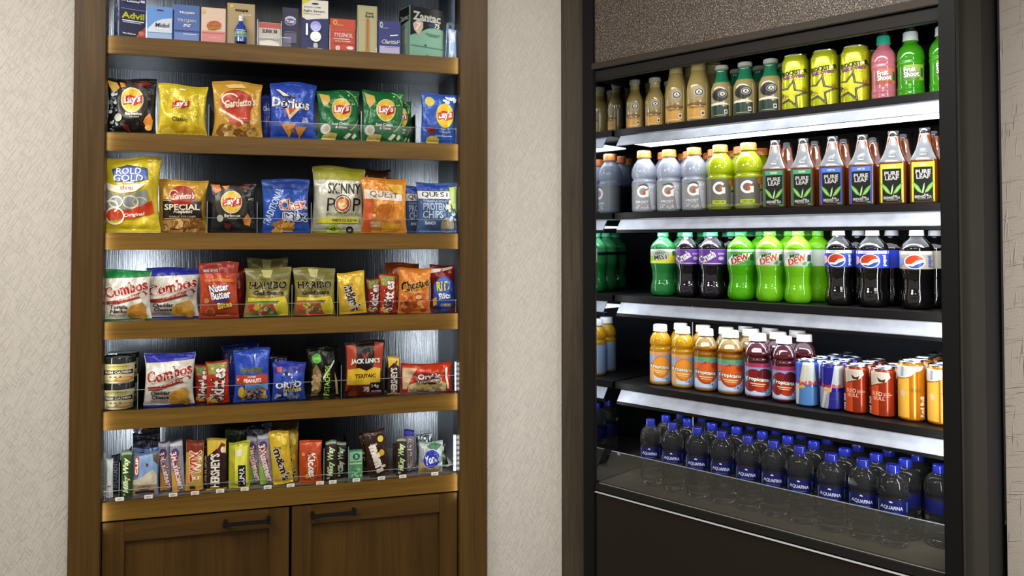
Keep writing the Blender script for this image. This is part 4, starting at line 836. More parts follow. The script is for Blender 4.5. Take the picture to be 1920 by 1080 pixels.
# ---- clear dividers in the gaps
OCC = {}
for o_ in list(C.objects):
    if o_.get('category') and o_.type == 'EMPTY' and o_.name.split('.')[0] in ('snack_bag', 'candy_bar', 'candy_packet', 'medicine_box', 'hanging_card', 'oatmeal_cup', 'gum_pack', 'popcorn_packet', 'paper_packet', 'foil_packet'):
        row = min(range(6), key=lambda q: abs(AZ[q] - o_.location.z))
        mw_ = [v.co.x for ch in o_.children if ch.type == 'MESH' for v in ch.data.vertices]
        uu = (o_.location.x - A.o[0]) * A.ex[0] + (o_.location.y - A.o[1]) * A.ex[1]
        tl = abs(math.tan(o_.rotation_euler.y)) * .1
        OCC.setdefault(row, []).append((uu + min(mw_) - tl, uu + max(mw_) + tl))
def clear_spot(row, u):
    for k in range(0, 26):
        for s_ in (1, -1):
            q = u + s_ * k * .0008
            if all(q < a - .0012 or q > b_ + .0012 for a, b_ in OCC.get(row, [])): return q
    return None
for row, xs, h in DV:
    n_ok = 0; last = -9
    for x in xs:
        u = clear_spot(row, A.hit(x, 400, .014)[0])
        if u is None or abs(u - last) < .01 or u < UL + .01: continue
        last = u
        t = thing('shelf_divider', A, u, .014, AZ[row], 'clear acrylic divider on the %s, %s from the left' % (LV[row], ORD[n_ok]), 'divider', 'clear acrylic dividers between the snacks')
        n_ok += 1
        mb = MB(); mb.box(-.0008, .0008, 0, .22, 0, h, ACR); mb.obj('pane', t, False)
        mb = MB(); mb.box(-.0010, .0010, -.0006, 0, 0, h, EDGE); mb.obj('pane_edge', t, False)
# ------------------------------------------------------------------ bottles and cans of the cooler
def crom(key, n=4):
    """smooth profile through key points (t, r[, sq]); a repeated t keeps a sharp step"""
    out = []
    K = [tuple(k) + ((0,) if len(k) == 2 else ()) for k in key]
    for i in range(len(K) - 1):
        p0 = K[max(0, i - 1)]; p1 = K[i]; p2 = K[i + 1]; p3 = K[min(len(K) - 1, i + 2)]
        for q in range(n):
            t = q / n
            v = []
            for d in range(3):
                m1 = (p2[d] - p0[d]) / max(1e-6, (p2[0] - p0[0])) * (p2[0] - p1[0]) if p2[0] > p0[0] else 0
                m2 = (p3[d] - p1[d]) / max(1e-6, (p3[0] - p1[0])) * (p2[0] - p1[0]) if p3[0] > p1[0] else 0
                if d == 0: v.append(p1[0] + (p2[0] - p1[0]) * t); continue
                v.append((2 * t**3 - 3 * t**2 + 1) * p1[d] + (t**3 - 2 * t**2 + t) * m1 * .8 + (-2 * t**3 + 3 * t**2) * p2[d] + (t**3 - t**2) * m2 * .8)
            out.append(tuple(v))
    out.append(K[-1]); return out
def rad(prof, t):
    for a, b in zip(prof, prof[1:]):
        if a[0] <= t <= b[0]:
            return a[1] + (b[1] - a[1]) * ((t - a[0]) / max(1e-6, b[0] - a[0]))
    return prof[-1][1]
WAT = None
def vessel(fr_cx, wpx, yt, z0, w, kind, body, label, name='drink_bottle', cat='bottle', group=None, cap=None, capt=(.9, 1.0), capr=.5, lab=None, labt=None, labbase=None,
           level=None, above=None, extra=None, mod=None, yaw=0.0, sqlab=False, H=None, capfin='gloss', n=32):
    prof = crom(kind)
    u, _ = B.hit(fr_cx, 400, w); d = B.depth(u, w); ca = math.cos(math.atan((fr_cx - 960) / F))
    r = wpx / 2 / F * d * ca * (.99 if kind is not WAT else .955)
    H = min(H or B.hit(fr_cx, yt, w)[1] - z0, .2325 if z0 == BZ[2] else 9)
    pos = B.W(u, w, z0)
    face = math.atan2(-pos[0], pos[1]) - B.rot if not sqlab else 0
    t = thing(name, B, u, w, z0, label, cat, group, face + yaw)
    top = capt[0] if cap else 1.0
    P_ = [p for p in prof if p[0] <= top + 1e-6]
    rings = lambda a, b: [(p[0] * H, p[1] * r, p[2]) for p in P_ if a - 1e-6 <= p[0] <= b + 1e-6]
    if level:      # liquid below, empty clear part above
        mb = MB(); mb.loft(rings(0, level), mat(*body), n, mod); mb.obj('drink', t)
        mb = MB(); mb.loft(rings(level, top), above if not isinstance(above, tuple) else mat(*above), n, mod); mb.obj('bottle_shoulder', t)
    else:
        mb = MB(); mb.loft(rings(0, top), mat(*body), n, mod); mb.obj('bottle' if cat == 'bottle' else 'can', t)
    if cap:
        mb = MB(); a, b = capt[0] * H, capt[1] * H; cr_ = capr * r
        mb.loft([(a, cr_ * .98), (a, cr_ * 1.03), (a + (b - a) * .12, cr_ * 1.03), (a + (b - a) * .14, cr_), (b - (b - a) * .12, cr_ * .98), (b, cr_ * .9)], mat(cap, capfin), 40, mod=lambda q, z: 1 + .012 * math.cos(20 * q))
        mb.obj('cap', t)
    if lab:
        a, b = labt; hh = (b - a) * H
        if sqlab:
            def S(x, y, off):
                tt = b - (b - a) * y; rr = rad(prof, tt) * r * .985
                return ((x - .5) * 2 * rr * .86, -rr - off, tt * H)
            mb = MB(); art_mesh(mb, ([R(.5, .5, .98, .99, labbase)] if labbase else []) + lab, S, 2 * r * .86, hh, off0=.0008, step=.00013)
            mb.obj('label', t)
        else:
            def S(x, y, off):
                x = min(.995, max(.005, x)); th = math.asin(2 * x - 1); tt = b - (b - a) * y; rr = rad(prof, tt) * r + off
                return (rr * math.sin(th), -rr * math.cos(th), tt * H)
            mb = MB()
            if labbase:
                vs = []; fs = []; m_ = 40; k_ = 5
                for j in range(k_ + 1):
                    for i in range(m_):
                        th = 2 * PI * i / m_; tt = a + (b - a) * j / k_; rr = rad(prof, tt) * r + .0006
                        vs.append((rr * math.sin(th), -rr * math.cos(th), tt * H))
                for j in range(k_):
                    for i in range(m_): fs.append((j * m_ + i, j * m_ + (i + 1) % m_, (j + 1) * m_ + (i + 1) % m_, (j + 1) * m_ + i))
                mb.add(vs, fs, mat(labbase, 'print'))
                mb.obj('label', t); mb = MB()
            art_mesh(mb, lab, S, 2 * r, hh, off0=.0009, step=.00010, clamp=False, maxe=r / 8)
            if mb.v: mb.obj('label_print', t)
    if extra: extra(t, r, H, prof)
    t['_'] = 0; del t['_']
    return t, r, H, u
def behind(base, label, dw, du=0.0, skip=('label_print',)):
    t, r, H, u = base
    p = t.location; ex, ey = B.ex, B.ey
    return dup(t, (p[0] + ex[0] * du + ey[0] * dw, p[1] + ex[1] * du + ey[1] * dw, p[2]), label=label, skip=skip)
RW = ['top shelf', 'second shelf', 'third shelf', 'fourth shelf', 'bottom tray']
# ---- top shelf: coffee bottles, energy cans, juice bottles
FR1 = [(0, .86), (.012, .97), (.04, 1), (.50, 1), (.58, .96), (.66, .82), (.74, .62), (.80, .54), (.90, .52), (.915, .58), (.93, .58)]
def emblem(x, y, k, ring='1c2420'):
    ky = k * .52
    return [E(x, y, k, ky, 'c9c6b4'), E(x, y, k * .92, ky * .92, ring), E(x, y, k * .62, ky * .62, 'c9c6b4'), E(x, y - ky * .05, k * .2, ky * .34, ring), P('c9c6b4', (x - k * .1, y + ky * .1), (x + k * .1, y + ky * .1), (x, y + ky * .55)), star(x, y - ky * .52, k * .16, .52, 'c9c6b4'),
            arc(x, y, k * .5, ky * .5, 200, 260, k * .1, ring, 5), arc(x, y, k * .5, ky * .5, -80, -20, k * .1, ring, 5)]
def frap(cx, wpx, yt, tall_, green, label):
    z = BZ[0]; body = ('8f7c48', 'gloss') if not green else ('8c7d4e', 'gloss')
    pr = FR1 if not tall_ else [(0, .86), (.01, .97), (.03, 1), (.46, 1), (.56, .97), (.66, .84), (.76, .68), (.84, .60), (.93, .58), (.94, .62), (.955, .62)]
    low = 'b98a3c' if not green else '20342a'
    lab = ([E(.42, .30, .34, .2, '8f7a52' if not green else '17140f')] + emblem(.52, .28, .19) +
           [P(low, (.05, .62), (.2, .58), (.6, .66), (.78, .62), (.78, .97), (.05, .97)), P('6b4a20' if not green else 'c8c4b0', (.05, .56), (.5, .52), (.78, .58), (.78, .61), (.4, .60), (.05, .62)),
            T('frappuccino', .42, .585 if green else .66, .6, .085, 'eee6d0' if green else '4a2c14', sh=.25, b=.02), R(.66, .82, .13, .12, 'd8d4c4'), R(.66, .82, .09, .07, '3a3428'), R(.4, .92, .5, .012, 'd8ceb0'), R(.80, .5, .012, .9, 'd8ceb0')])
    def ex(t, r, H, prof):
        if green:
            mb = MB(); mb.loft([(q[0] * H, q[1] * r + .0005) for q in prof if .68 <= q[0] <= .91], mat('1f6a48', 'gloss'), 32, closed=False); mb.obj('neck_sleeve', t)
        else:
            mb = MB(); mb.loft([(q[0] * H, q[1] * r + .0005) for q in prof if .80 <= q[0] <= .94], mat('a89c68', 'gloss'), 32, closed=False); mb.obj('neck_sleeve', t)
    return vessel(cx, wpx, yt, z, .045 + wpx / 2 / 600, pr, body, label, group='coffee drink bottles on the top shelf', cap='a9aca4' if not tall_ else 'a8a470', capt=(.925 if not tall_ else .95, 1.0), capr=.62 if not tall_ else .66, lab=lab, labt=(.03, .62), extra=ex, capfin='gloss')
b = []
for a in [(1191, 34, 151, 0, 0, 'small tan coffee bottle, first at the left end of the top shelf'), (1229, 38, 147, 0, 0, 'small tan coffee bottle, second from the left on the top shelf'),
          (1269, 43, 116, 1, 0, 'tall tan coffee bottle, left one of the tall pair'), (1311, 46, 110, 1, 0, 'tall tan coffee bottle, right one of the tall pair'),
          (1355, 42, 124, 0, 1, 'coffee bottle with a green neck, left one of three'), (1399, 46, 118, 0, 1, 'coffee bottle with a green neck, middle one of three'), (1447, 47, 112, 0, 1, 'coffee bottle with a green neck, right one beside the yellow cans')]:
    b.append(frap(*a))
for i, v in enumerate(b): behind(v, 'coffee bottle in the second row of the top shelf, %s from the left' % ORD[i], .088, .006)
CAN = [(0, .74), (.012, .80), (.035, .97), (.05, 1), (.85, 1), (.885, .97), (.94, .86), (.965, .82)]
def cantop(t, r, H, prof):
    tt = prof[-1][1] * r; h = prof[-1][0] * H
    mb = MB(); mb.loft([(h - .001, tt * .98), (h, tt * 1.04), (h + .0025, tt * 1.06), (h + .004, tt * 1.02), (h + .004, tt * .94), (h + .001, tt * .88), (h + .001, .0002)], mat('c9ccd2', 'metal'), 32, closed=False)
    o = mb.obj('can_lid', t)
    mb = MB(); mb.box(-tt * .18, tt * .18, -tt * .45, tt * .25, h + .002, h + .0032, mat('9c9fa6', 'metal'), .0006); mb.obj('pull_tab', o)
    mb = MB(); mb.loft([(0, prof[0][1] * r), (.004, prof[0][1] * r * 1.03)], mat('b5b8be', 'metal'), 28); mb.obj('can_foot', t)
def starpoly(cx, cy, k, asp, rot, c, hole=None):
    return star(cx, cy, k, asp, c, rot, .42)
def rock(cx, wpx, yt, label):
    asp = .46
    art = [P('c9a24c', (.1, .55), (.5, .6), (.6, .8), (.3, .95), (.05, .9)) if 0 else R(.04, .7, .06, .5, 'c0a83a'),
           starpoly(.30, .70, .66, asp, -12, '14100e'), starpoly(.30, .70, .575, asp, -12, 'b9b8a8'), starpoly(.30, .70, .55, asp, -12, '14100e'), starpoly(.30, .70, .45, asp, -12, 'c8c41e'),
           T('RECOVERY', .46, .375, .78, .055, '8a2f78', '17120f', b=.05, rot=5), T('ROCKST★R', .48, .295, .92, .085, '14100c', b=.07, rot=5) if 0 else T('ROCKST', .36, .30, .64, .085, '14100c', b=.07, rot=5), star(.73, .283, .085, asp, 'f2f0d8', 8), star(.73, .283, .06, asp, 'f8f6e4', 8), T('R', .85, .272, .11, .085, '14100c', b=.07, rot=5),
           T('10', .80, .62, .12, .07, 'a8481c', b=.02), T('CALORIES', .8, .68, .2, .02, '6b5a1c'), R(.6, .72, .4, .006, '8a8430'), T('CAL', .14, .74, .2, .07, '7c5a2c', rot=30), R(.5, .43, .6, .008, 'a89a34')]
    return vessel(cx, wpx, yt, BZ[0], .045 + wpx / 1200, CAN, ('c8cc26', 'canpaint'), label, 'drink_can', 'can', 'tall yellow cans on the top shelf', lab=art, labt=(.02, .93), extra=cantop, n=36)
rk = [rock(1494, 52, 104, 'tall yellow energy can with a star outline, left one of three'), rock(1549, 54, 95, 'tall yellow energy can with a star outline, middle one of three'), rock(1607, 57, 87, 'tall yellow energy can with a star outline, right one of three')]
for i, v in enumerate(rk): behind(v, 'tall yellow energy can in the second row behind the %s front one' % ['left', 'middle', 'right'][i], .098, .012)
JUG = [(0, .85), (.015, .96), (.05, 1), (.10, .98), (.13, 1.0), (.17, .97), (.20, .96), (.44, .96), (.48, 1.0), (.52, .96), (.55, 1.0), (.64, .96), (.70, .82), (.76, .55), (.79, .48), (.81, .46)]
def shoot(cx, wpx, yt, body, capc, lb, label):
    lab = [R(.6, .5, .7, .9, lb), T('Fruit', .46, .30, .42, .3, 'f6f2ea', '14120c', b=.07, rot=6, ob=.09), T('Shoot', .52, .58, .54, .3, 'f6f2ea', '14120c', b=.07, rot=3, ob=.09), R(.5, .85, .6, .14, 'a04a1c' if 'e6' in body[0] or 'd8' in body[0] else '4c7a2c'), R(.88, .5, .08, .5, '2c5a34')]
    return vessel(cx, wpx, yt, BZ[0], .045 + wpx / 1200, JUG, body, label, group='kids juice bottles on the top shelf', cap=capc, capt=(.80, .925), capr=.56, lab=lab, labt=(.22, .46), extra=lambda t, r, H, p: capdome(t, r, H))
def capdome(t, r, H):
    mb = MB(); mb.loft([(H * .92, r * .48), (H * .95, r * .36), (H * .97, r * .33), (H * .995, r * .30), (H, r * .26)], mat('d5dcd6', 'haze'), 28); mb.obj('cap_dome', t)
shoot(1660, 49, 59, ('d8808c', 'liquid'), '2a9a7c', 'c06c54', 'pink juice bottle with a green sports cap')
g_ = shoot(1711, 54, 51, ('49ac1c', 'liquid'), 'c9cdc8', '8ea83c', 'green juice bottle with a clear sports cap')
behind(g_, 'green juice bottle at the right end, cut off by the post', 0.0, g_[1] * 2.35, skip=())

# ---- second shelf: sports drinks and iced tea
GAT = [(0, .82), (.012, .93), (.04, .99), (.08, 1), (.10, .975), (.12, .985), (.46, .985), (.475, 1.0), (.50, 1.0), (.52, .93), (.545, .93), (.57, 1.0), (.62, 1.03), (.70, .98), (.78, .82), (.83, .63), (.865, .53), (.88, .5), (.90, .5)]
def gator(cx, wpx, yt, lime, label):
    base = '6a6a64' if lime else '8d8f90'
    kx = .46
    G = [arc(kx, .32, .24, .22, 40, 330, .085, 'f4f0ea', 18), R(kx + .12, .345, .18, .10, 'f4f0ea'), R(kx + .17, .42, .09, .18, 'f4f0ea'), P('c8501c', (kx - .04, .36), (kx + .06, .25), (kx + .2, .22), (kx + .08, .3), (kx + .1, .38), (kx, .44))]
    if lime: lab = G + [R(.46, .80, .5, .12, 'b4c42c'), T('LEMON LIME', .46, .80, .34, .05, '4a5420'), E(.90, .12, .1, .12, 'c87c2c'), R(.93, .3, .1, .18, 'c9d23c'), R(.93, .7, .1, .46, 'c9ccc4'), R(.93, .7, .06, .4, '5a5c54'), R(.5, .94, .9, .02, '8c8c84')]
    else: lab = [P('c6cad2', (.62, .02), (.98, .02), (.98, .98), (.8, .98), (.72, .5)), P('54565a', (.2, .10), (.5, .02), (.64, .08), (.7, .16), (.4, .12)), N(.75, .25, .3, .3, ['e8ecf4', 'a8acb4'], 14, .05, 5)] + G + [T('FROST', .42, .70, .5, .10, 'dfe2e8', sh=.15, b=.02), R(.4, .80, .7, .012, 'c0c4cc'), N(.4, .9, .6, .12, ['c8b8a8', 'a0a4ac'], 8, .06, 3)]
    return vessel(cx, wpx, yt, BZ[1], .04 + wpx / 1200, GAT, ('bccc1c', 'liquid') if lime else ('b9c0d0', 'liquid'), label, group='sports drink bottles on the second shelf', cap='e8853a', capt=(.885, 1.0), capr=.59, lab=lab, labt=(.03, .47), labbase=base)
gs = []
for a in [(1208, 47, 284, 0, 'milky white sports drink with an orange cap, first from the left'), (1255, 47, 282, 0, 'milky white sports drink with an orange cap, second from the left'), (1302, 48, 278, 0, 'milky white sports drink with an orange cap, beside the yellow ones'),
          (1351, 51, 273, 1, 'bright yellow green sports drink, left one of the pair'), (1404, 55, 269, 1, 'bright yellow green sports drink, right one of the pair beside the tea')]:
    gs.append(gator(*a))
for i, v in enumerate(gs):
    behind(v, 'orange capped sports drink in the second row, %s from the left' % ORD[i], .092, .026) if i < 4 else None
    if i < 4: behind(v, 'orange capped sports drink in the third row, %s from the left' % ORD[i], .184, .052)
TEA = [(0, .90, .8), (.015, .98, .85), (.03, 1, .85), (.545, 1, .85), (.57, 1.0, .8), (.60, .93, .7), (.66, .76, .6), (.74, .60, .5), (.82, .50, .4), (.90, .44, .2), (.94, .42, 0)]
def tea(cx, wpx, yt, c1, c2, ctext, label):
    lab = [R(.5, .5, .96, .98, c1), R(.5, .56, .80, .86, '101310'), R(.5, .075, .84, .12, c2), T(ctext, .5, .075, .34, .05, 'f2f2e4'), T('PURE\nLEAF', .5, .31, .62, .22, 'f6f4ee', b=.03), R(.5, .98, .8, .02, '33382f'),
           P('6aa83c', (.04, .50), (.14, .52), (.30, .60), (.42, .72), (.44, .78), (.28, .74), (.14, .64)), P('6aa83c', (.96, .50), (.86, .52), (.70, .60), (.58, .72), (.56, .78), (.72, .74), (.86, .64)), P('a5cc84', (.10, .53), (.3, .66), (.43, .77), (.26, .69)), P('a5cc84', (.90, .53), (.7, .66), (.57, .77), (.74, .69)), P('b9d8a0', (.44, .78), (.50, .60), (.56, .52), (.55, .66), (.5, .78)),
           T('Real', .62, .815, .16, .04, 'f2f2ea'), T('BREWED TEA', .5, .87, .70, .07, 'f6f4ee', b=.03), R(.5, .925, .5, .008, 'c8c8bc'), R(.84, .955, .16, .05, '4c8a5c' if ctext != 'LEMON' else '3a3c30')]
    def ex(t, r, H, prof):
        # pale grey sheet painted for the light reflecting on the neck's front facet
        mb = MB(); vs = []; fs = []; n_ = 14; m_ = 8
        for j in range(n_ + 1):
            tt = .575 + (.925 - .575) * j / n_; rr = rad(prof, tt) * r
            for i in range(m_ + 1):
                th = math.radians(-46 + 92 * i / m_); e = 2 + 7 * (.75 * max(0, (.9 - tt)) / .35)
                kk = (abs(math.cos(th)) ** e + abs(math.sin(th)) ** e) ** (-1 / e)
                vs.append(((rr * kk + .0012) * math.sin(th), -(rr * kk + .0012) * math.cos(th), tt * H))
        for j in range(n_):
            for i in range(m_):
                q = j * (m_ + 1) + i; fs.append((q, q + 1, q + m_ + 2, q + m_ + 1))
        mb.add(vs, fs, mat('75787b', 'gloss')); mb.obj('neck_reflection', t)
        m2 = MB(); art_mesh(m2, [T('Tea', .55, .72, .34, .1, '4a4a48', 'e8e8e4', sh=.4, rot=14), arc(.5, .78, .2, .05, 200, 340, .03, 'e8e8e4', 6)], lambda x, y, off: ((x - .5) * 1.5 * r * (.62 + .38 * y), -(rad(prof, .92 - .34 * y) * r * 1.0 + .0022 + off), (.92 - .34 * y) * H), 1.2 * r, .34 * H, clamp=False); m2.obj('neck_print', t)
    pos = B.W(B.hit(cx, 400, .06)[0], .06, 0)
    fa = math.atan2(-pos[0], pos[1]) - B.rot
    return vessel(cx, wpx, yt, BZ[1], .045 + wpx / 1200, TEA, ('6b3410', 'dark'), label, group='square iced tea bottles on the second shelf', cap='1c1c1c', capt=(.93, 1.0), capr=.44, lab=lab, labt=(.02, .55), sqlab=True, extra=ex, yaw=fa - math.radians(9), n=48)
ts = []
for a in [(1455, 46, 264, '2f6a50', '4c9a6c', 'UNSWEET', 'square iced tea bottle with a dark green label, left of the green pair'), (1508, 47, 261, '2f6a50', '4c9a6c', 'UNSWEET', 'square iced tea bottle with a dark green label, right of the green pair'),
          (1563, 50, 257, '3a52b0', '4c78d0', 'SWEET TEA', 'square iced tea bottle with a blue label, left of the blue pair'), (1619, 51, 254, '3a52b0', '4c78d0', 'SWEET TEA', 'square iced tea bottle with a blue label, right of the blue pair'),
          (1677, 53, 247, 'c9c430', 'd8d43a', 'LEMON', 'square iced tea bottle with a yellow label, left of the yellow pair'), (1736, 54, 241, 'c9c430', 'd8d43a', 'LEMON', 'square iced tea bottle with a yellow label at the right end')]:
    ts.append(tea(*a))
for i, v in enumerate(ts): behind(v, 'square iced tea bottle in the second row, %s from the left' % ORD[i], .085, 0, skip=('label_print', 'label', 'neck_reflection', 'neck_print'))

# ---- third shelf: soft drinks
SODA = [(0, .70), (.012, .86), (.05, .98), (.10, 1.0), (.17, .96), (.26, .86), (.36, .87), (.44, .95), (.48, .985), (.50, .985), (.72, .985), (.735, 1.0), (.76, .985), (.80, .88), (.845, .66), (.88, .46), (.91, .38), (.925, .37)]
def petal(q, z): return 1 - (.10 * max(0, 1 - z / .030) * (.5 + .5 * math.cos(5 * q)) if z < .03 else 0)
def ribs(q, z): return petal(q, z) + .012 * math.sin(z * 520) * (1 if .03 < z < .10 else 0)
def soda(cx, wpx, yt, body, capc, base, lab, label, fin='liquid', level=.80, above=None, mod=ribs, capt=(.915, .985)):
    return vessel(cx, wpx, yt, BZ[2], .045 + wpx / 1200, SODA, (body, fin), label, group='soft drink bottles on the third shelf', cap=capc, capt=capt, capr=.44, lab=lab, labt=(.50, .725), labbase=base, level=level, above=above or (body, fin), mod=mod)
MIST = [R(.5, .10, .98, .16, 'e8ece4'), P('8cc43c', (.02, .5), (.98, .3), (.98, .98), (.02, .98)), P('d8d83a', (.6, .4), (.98, .25), (.98, .98), (.5, .98), (.02, .98), (.02, .85)), E(.42, .42, .32, .34, 'a8b4a8'), T('MIST', .42, .55, .54, .36, '1f3a24', 'e8ece0', b=.05, rot=8, ob=.05), T('SIERRA', .38, .28, .4, .14, '1f3a24', rot=8), R(.9, .3, .1, .3, '2c6a2c')]
CRU = [T('Crush', .30, .50, .62, .5, 'f4f0f4', '2a1038', b=.08, rot=28, ob=.06), R(.82, .3, .24, .14, 'b494cc'), E(.82, .6, .10, .12, 'd0c0dc'), R(.5, .93, .7, .05, 'd8c8e4'), T('GRAPE', .36, .72, .24, .1, 'e0d0e8', rot=28), R(.5, .04, .98, .04, 'a080c0')]
def DEW(g, t2): return [R(.5, .08, .98, .15, 'e8eee0'), P(g, (.02, .16), (.98, .16), (.98, .98), (.02, .98)), P('e8ece4', (.04, .72), (.2, .34), (.9, .22), (.76, .5), (.3, .95), (.1, .98)), T('Mtn', .36, .36, .36, .22, '1c5a2c', 'e8ece4', b=.06, rot=16, sh=.3), T('DEW', .46, .62, .66, .40, t2, 'f2f0e4', b=.07, rot=20, sh=.2, ob=.05), R(.87, .5, .12, .4, '2c4a2c'), N(.8, .85, .3, .2, ['1e6a2c', '3c9a34'], 6, .08, 2)]
def PEP(silver): return [R(.5, .11, .98, .17, 'e9ebf2' if not silver else 'd8d6cc'), R(.4, .11, .4, .03, '8c94b8'), E(.42 if not silver else .44, .60, .30, .40, 'f4f4f4'), P('c8401c', *[(.42 + .02 * silver + .27 * math.cos(math.radians(a)), .60 - .36 * math.sin(math.radians(a))) for a in range(20, 215, 15)], (.36, .72), (.5, .52)),
    P('26489c', *[(.42 + .02 * silver + .27 * math.cos(math.radians(a)), .60 - .36 * math.sin(math.radians(a))) for a in range(218, 372, 14)], (.52, .72), (.38, .86)), T('pepsi', .86, .58, .62, .13, 'f2f4fa' if not silver else '4a5cae', rot=90, b=.04), P('d8a8b0' if not silver else '7c8cc8', (.02, .3), (.10, .4), (.12, .7), (.02, .85))]
sd = []
sd.append(soda(1243, 48, 434, '2f8f46', '2fa368', None, [R(.5, .5, .98, .98, 'b8c8a4')] + MIST, 'green lemon lime soda bottle at the left end of the third shelf', level=.66, above=('3f9a5a', 'liquid')))
for a in [(1289, 44, 434, 'dark grape soda bottle with a purple label, left one'), (1335, 51, 433, 'dark grape soda bottle with a purple label, right one')]:
    sd.append(soda(a[0], a[1], a[2], '0d0812', '3fae7a', '6b3fa0', CRU, a[3], fin='dark'))
for i, a in enumerate([(1389, 53, 432, '5ec40e', '1f8a3a', DEW('3fa834', 'b0341c'), 'bright green soda bottle with a green and red label'), (1443, 54, 431, '86d81c', '6ac42c', DEW('b4bcb0', 'c8502c'), 'bright green diet soda bottle with a silver label, left one'), (1496, 54, 431, '86d81c', '6ac42c', DEW('b4bcb0', 'c8502c'), 'bright green diet soda bottle with a silver label, right one')]):
    sd.append(soda(a[0], a[1], a[2], a[3], a[4], 'c4ccbc', a[5], a[6]))
sd.append(soda(1572, 55, 430, '0a0808', 'b9bcbc', '2c3fae', PEP(0), 'cola bottle with a royal blue label, left one', fin='dark'))
sd.append(soda(1635, 62, 430, '0a0808', 'b9bcbc', '2c3fae', PEP(0), 'cola bottle with a royal blue label, right one', fin='dark'))
sd.append(soda(1718, 66, 430, '0a0808', 'b4b6b6', 'a49c8c', PEP(1), 'diet cola bottle with a silver label, set apart at the right', fin='dark'))
for i, v in enumerate(sd):
    if i in (0,): behind(v, 'green lemon lime soda bottle in the second row', .094, .020)
    else: behind(v, 'soda bottle in the second row of the third shelf, %s from the left' % ORD[i], .094, .022)
    if i < 6: behind(v, 'soda bottle in the third row of the third shelf, %s from the left' % ORD[i], .188, .044)

# ---- fourth shelf: juices and slim cans
JUI = [(0, .84), (.012, .95), (.04, 1), (.06, .97), (.08, .985), (.55, .985), (.57, 1.0), (.60, 1.0), (.62, .93), (.65, .93), (.675, 1.0), (.72, 1.0), (.78, .92), (.83, .76), (.865, .60), (.885, .55), (.90, .55)]
FAC = [(0, .84), (.012, .95), (.04, 1), (.06, .97), (.08, .985), (.55, .985), (.57, 1.0), (.60, 1.0), (.62, .95), (.65, .95), (.67, 1.0, .1), (.70, .98, .3), (.78, .84, .3), (.84, .68, .2), (.875, .58, 0), (.90, .56, 0)]
def juice(cx, wpx, yt, kind, label):
    body = {'o': ('d9a516', 'liquid'), 'a': ('b87414', 'liquid'), 'c': ('4a0c14', 'dark')}[kind]
    base = {'o': '8fa4c4', 'a': '7c9cc8', 'c': '8c9cc8'}[kind]
    c1, c2 = {'o': ('d87a1c', 'e8942c'), 'a': ('b4401c', 'd8601c'), 'c': ('8c1c20', 'b8341c')}[kind]
    lab = [P('c8d8ec', (.02, .7), (.98, .6), (.98, .98), (.02, .98)), R(.5, .06, .98, .12, {'o': 'd89a5c', 'a': '5ca46c', 'c': 'a83458'}[kind]), N(.75, .86, .4, .16, ['5c7cb8', '9cb4dc'], 8, .07, 3)]
    if kind == 'c': lab += [E(.34, .38, .3, .2, '7c1820'), E(.74, .36, .26, .2, '5c1018'), E(.58, .66, .34, .22, c2), E(.22, .7, .2, .18, '8c2020')]
    else: lab += [E(.52, .50, .44, .36, c1), E(.54, .48, .38, .31, c2)] + ([P('5c3a1c', (.44, .2), (.48, .12), (.5, .22)), E(.85, .26, .14, .1, c1), E(.16, .26, .16, .1, c2)] if kind == 'a' else [P('e0a45c', (.02, .4), (.2, .5), (.2, .98), (.02, .98))])
    lab += [T('Tropicana', .46, .50, .86, .15, 'f4f6e8', '1f3a24', b=.05, rot=-5, ob=.07), R(.5, .63, .56, .03, 'f0d8a0', -4), R(.5, .69, .44, .02, 'f0d8a0', -4)]
    return vessel(cx, wpx, yt, BZ[3], .045 + wpx / 1200, JUI if kind == 'o' else FAC, body, label, group='juice bottles on the fourth shelf', cap='e6e4df', capt=(.885, .995), capr=.66, lab=lab, labt=(.05, .55), labbase=base,
                  level=.72 if kind != 'o' else None, above=('8c7444', 'dark') if kind == 'a' else (('44202a', 'dark') if kind == 'c' else None))
js = []
for a in [(1237, 40, 608, 'o', 'orange juice bottle with a white cap, first from the left'), (1279, 43, 612, 'o', 'orange juice bottle with a white cap, second from the left'), (1322, 44, 616, 'a', 'amber apple juice bottle with a white cap, left one'), (1368, 49, 619, 'a', 'amber apple juice bottle with a white cap, right one'),
          (1419, 50, 625, 'c', 'dark red cranberry juice bottle, left one'), (1468, 46, 630, 'c', 'dark red cranberry juice bottle, right one beside the cans')]:
    js.append(juice(*a))
for i, v in enumerate(js):
    behind(v, 'white capped juice bottle in the second row, %s from the left' % ORD[i], .093, .024)
    if i in (2, 3, 4): behind(v, 'white capped juice bottle in the third row, %s of three' % ['first', 'middle', 'last'][i - 2], .188, .046)
SLIM = [(0, .78), (.010, .84), (.03, .98), (.045, 1), (.90, 1), (.925, .98), (.955, .90), (.972, .87)]
